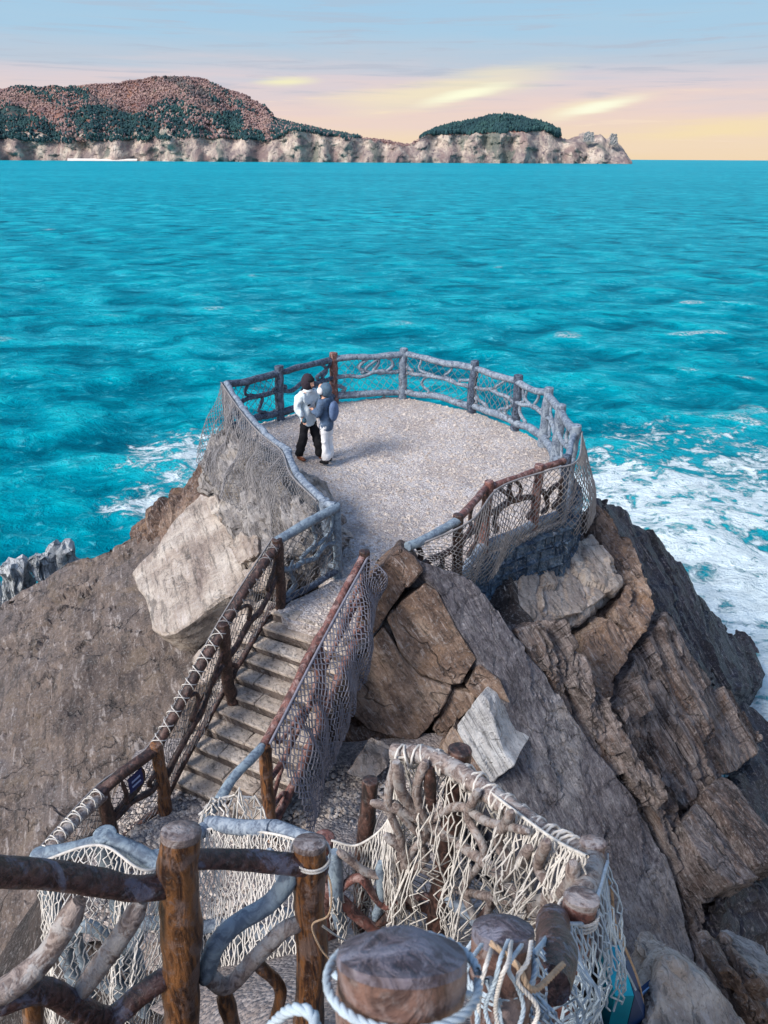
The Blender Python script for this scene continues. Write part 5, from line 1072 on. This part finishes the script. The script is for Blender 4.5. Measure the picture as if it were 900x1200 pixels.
# ------------------------------------------------------------------ people
def skin(name, chains, mat, parent, fr, sub=2):
    V, E, Rr, root = [], [], [], 0
    for ch, link in chains:
        prev = link
        for p, r in ch:
            V.append(p); Rr.append(r); k = len(V) - 1
            if prev is not None: E.append((prev, k))
            prev = k
    me = bpy.data.meshes.new(name + '_skeleton'); me.from_pydata(V, E, []); me.update()
    o = bpy.data.objects.new(name + '_tmp', me); C.objects.link(o)
    md = o.modifiers.new('s', 'SKIN'); md.use_smooth_shade = True
    for i, sv in enumerate(me.skin_vertices[0].data):
        rr = Rr[i]; sv.radius = rr if isinstance(rr, tuple) else (rr, rr); sv.use_root = (i == 0)
    ss = o.modifiers.new('u', 'SUBSURF'); ss.levels = ss.render_levels = sub
    dg = bpy.context.evaluated_depsgraph_get(); ev = o.evaluated_get(dg); em = ev.to_mesh()
    W = np.array([v.co for v in em.vertices]); Fc = [tuple(p.vertices) for p in em.polygons]; ev.to_mesh_clear()
    bpy.data.objects.remove(o); bpy.data.meshes.remove(me)
    Xa, Ya, base = fr; W = base + W[:, :1] * Xa + W[:, 1:2] * Ya + W[:, 2:] * np.array([0, 0, 1.0])
    if name in ('jacket', 'trousers'): W = W + np.stack([fbm(W * np.array([9, 9, 13.0]) + 7 * q, 3, q) for q in range(3)], 1) * 0.022
    return obj(name, W, Fc, mat, parent)
def blob(name, c, rad, mat, parent, fr, amp=0.0, seed=0, sub=2):
    bm = bmesh.new(); bmesh.ops.create_icosphere(bm, subdivisions=sub, radius=1); bm.verts.index_update()
    V = np.array([v.co for v in bm.verts]) * np.array(rad) + np.array(c); Fc = np.array([[v.index for v in f.verts] for f in bm.faces]); bm.free()
    if amp: V = V + fbm(V * 14 + seed, 2, seed)[:, None] * amp
    Xa, Ya, base = fr; V = base + V[:, :1] * Xa + V[:, 1:2] * Ya + V[:, 2:] * np.array([0, 0, 1.0]); return obj(name, V, Fc, mat, parent)
def person(base, facing, H, arms, legs, mats, label, extras):
    f = np.array([facing[0], facing[1], 0.0]); f /= np.linalg.norm(f); Xa = np.array([f[1], -f[0], 0.0]); k = H / 1.75; fr = (Xa * k, f * k, np.array(base))
    frz = (Xa * k, f * k, np.array(base))
    root = empty('person', base); tag(root, label, 'person')
    sz = lambda p: (p[0], p[1], p[2] * k)
    torso = [((0, 0, .95), .125), ((0, .0, 1.1), (.13, .10)), ((0, .0, 1.28), (.15, .11)), ((0, .01, 1.40), (.14, .09)), ((0, .03, 1.49), .055), ((0, .06, 1.55), .06), ((0, .09, 1.62), (.075, .09)), ((0, .09, 1.69), (.075, .09)), ((0, .07, 1.75), .055)]
    body = [([(sz(p), r) for p, r in torso], None), ([(sz((0, .175, 1.615)), .014), (sz((0, .195, 1.60)), .012)], 6)]
    cnt = 11; jk = [([(sz((0, 0, .74)), (.185, .15)), (sz((0, 0, .80)), (.19, .155)), (sz((0, 0, 1.0)), (.18, .145)), (sz((0, 0, 1.2)), (.178, .142)), (sz((0, .0, 1.36)), (.168, .12)), (sz((0, .02, 1.47)), .095)], None)]
    tr = [([(sz((0, 0, 1.0)), (.15, .12)), (sz((0, 0, .88)), (.155, .125))], None)]
    jc, tc = 5, 2
    for s, (sh, el, wr, fd) in arms.items():
        sg = -1 if s == 'l' else 1
        ch = [(sz(sh), .05), (sz(el), .042), (sz(wr), .03)]
        d = np.array(fd, float); d /= np.linalg.norm(d); w_ = np.array(wr); pm = w_ + d * .06
        body.append((ch + [(sz(pm), (.035, .02))], 3)); palm = cnt + 3; cnt += 4
        side = np.cross(d, [0.3, 0.2, 0.9]); side /= np.linalg.norm(side); curl = np.cross(side, d)
        for q in range(4):
            o0 = pm + side * (q - 1.5) * .017 + d * .03; ln = (.055, .065, .06, .045)[q]
            body.append(([(sz(o0), .009), (sz(o0 + d * ln * .6 + curl * .008), .008), (sz(o0 + d * ln * .9 + curl * .03), .007)], palm)); cnt += 3
        tb = pm - d * .02 + side * .035 * sg; body.append(([(sz(tb), .011), (sz(tb + d * .035 + side * .02 * sg + curl * .012), .008)], palm)); cnt += 2
        jk.append(([(sz(sh), .095), (sz(el), .085), (sz(tuple(np.array(wr) * .92 + np.array(el) * .08)), .066)], 4)); jc += 3
    for s, (kn, an, toe) in legs.items():
        hx = -.09 if s == 'l' else .09
        body.append(([(sz((hx, 0, .88)), .085), (sz(kn), .055), (sz(an), .038), (sz(toe), (.038, .025))], 0)); cnt += 4
        tr.append(([(sz((hx, 0, .82)), .105), (sz(((hx + kn[0]) / 2, kn[1] / 2, .66)), .098), (sz(kn), mats['leg_w'][0]), (sz(((kn[0] + an[0]) / 2, (kn[1] + an[1]) / 2, .28)), mats['leg_w'][1]), (sz((an[0], an[1], .06)), mats['leg_w'][2])], 1))
    skin('body', body, mats['skin'], root, fr, 2)
    skin('jacket', jk, mats['jacket'], root, fr, 2); skin('trousers', tr, mats['trousers'], root, fr, 2)
    for s, (kn, an, toe) in legs.items():
        skin('shoe', [([(sz((an[0], an[1] - .05, .05)), (.045, .045)), (sz((an[0], an[1] + .03, .05)), (.05, .05)), (sz((toe[0], toe[1], .035)), (.048, .034)), (sz((toe[0] * 1.02, toe[1] + .05 * np.sign(toe[1] - an[1] + 1e-6), .03)), (.03, .024))], None)], mats['shoe'], root, fr, 2)
    for sx in (-1, 1): blob('eye', (sx * .032, .165, 1.645 * k), (.012, .008, .009), mats['dark'], root, fr, sub=1)
    extras(root, fr, k)
    return root, fr
def people():
    sk = plain('skin', lin(202, 156, 132), 0.6, 0.15); dk = plain('black_cloth', lin(16, 16, 22), 0.85, 0.3, 20, 0.4)
    wj = plain('white_padded_cloth', lin(216, 226, 230), 0.7, 0.25, 7, 0.7); dn = plain('blue_denim', lin(84, 104, 130), 0.85, 0.6, 18, 0.6); wt = plain('white_cloth', lin(228, 226, 226), 0.8, 0.18, 8, 0.5)
    br = plain('brown_leather', lin(112, 62, 38), 0.5, 0.4, 20); gl = plain('dark_glove_knit', lin(52, 88, 104), 0.9, 0.3)
    base = at_z(363, 538, 0.02); f = (0.80, -0.60)
    def man(root, fr, k):
        # dark hood and scarf round the face
        blob('hood', (0, .03, 1.655 * k), (.145, .135, .17), plain('dark_brown_knit', lin(50, 42, 52), 0.9, 0.4, 25, 0.5), root, fr, 0.012, 3)
        blob('hair', (0, .125, 1.715 * k), (.09, .06, .055), dk, root, fr, 0.01, 4)
        blob('collar', (0, .03, 1.49 * k), (.105, .10, .06), wj, root, fr, 0.008, 5)
        blob('glove', (.235, .10, .93 * k), (.045, .055, .06), gl, root, fr, 0.008, 6)
        blob('pocket', (.10, .135, 1.22 * k), (.05, .012, .02), dk, root, fr, 0.004, 7)
    arms = {'r': ((.2, -.01, 1.39), (.27, -.03, 1.16), (.24, .08, .98), (0, .4, -1)), 'l': ((-.2, 0, 1.39), (-.25, .06, 1.15), (-.12, .27, 1.22), (.5, .8, .15))}
    legs = {'r': ((.13, -.04, .5), (.15, -.16, .08), (.17, -.01, .03)), 'l': ((-.13, .10, .5), (-.15, .17, .08), (-.16, .32, .03))}
    m_root, fr = person(base, f, 1.62, arms, legs, dict(skin=sk, jacket=wj, trousers=dk, shoe=br, dark=dk, leg_w=(.10, .10, .105)), 'person in white jacket, dark hood and black trousers looking down at a phone', man)
    Xa, Ya, b = fr; c = b + Xa * 0.02 + Ya * 0.40 + np.array([0, 0, 1.17])
    V, Fc = boxy(c, Xa / np.linalg.norm(Xa), np.array([0.2, 0.1, 0.97]), np.cross(Xa / np.linalg.norm(Xa), [0.2, 0.1, 0.97]), 0.04, 0.075, 0.006, 1, 0, 0.004, 0)
    tag(obj('phone', V, Fc, plain('pale_phone_shell', lin(222, 222, 190), 0.4, 0.1), smooth=False), 'pale phone held between the two people on the platform', 'phone')
    base2 = at_z(384, 542, 0.02); f2 = (-0.86, 0.5)
    def woman(root, fr, k):
        blob('hood', (0, -.01, 1.64 * k), (.125, .14, .15), plain('blue_denim_hood', lin(82, 106, 126), 0.85, 0.5, 16, 0.5), root, fr, 0.014, 8)
        for sx in (-1, 1): blob('earmuff', (sx * .12, .06, 1.63 * k), (.045, .07, .075), wt, root, fr, 0.008, 9)
        blob('hair', (0, .08, 1.60 * k), (.085, .09, .12), plain('dark_hair', lin(44, 34, 34), 0.6, 0.3), root, fr, 0.01, 10)
        blob('backpack', (.02, -.185, 1.20 * k), (.15, .085, .2), plain('grey_blue_canvas', lin(96, 116, 150), 0.85, 0.5, 10, 0.6), root, fr, 0.015, 11)
    arms = {'r': ((.19, 0, 1.37), (.25, .04, 1.13), (.11, .24, 1.18), (-.5, .8, .2)), 'l': ((-.19, 0, 1.37), (-.25, .05, 1.13), (-.13, .25, 1.2), (.5, .8, .1))}
    legs = {'r': ((.09, .02, .5), (.09, .0, .08), (.10, .14, .03)), 'l': ((-.09, .0, .5), (-.10, -.05, .08), (-.11, .09, .03))}
    person(base2, f2, 1.53, arms, legs, dict(skin=sk, jacket=dn, trousers=wt, shoe=dk, dark=dk, leg_w=(.085, .095, .12)), 'person in blue denim hooded jacket, white trousers and white earmuffs', woman)
people()
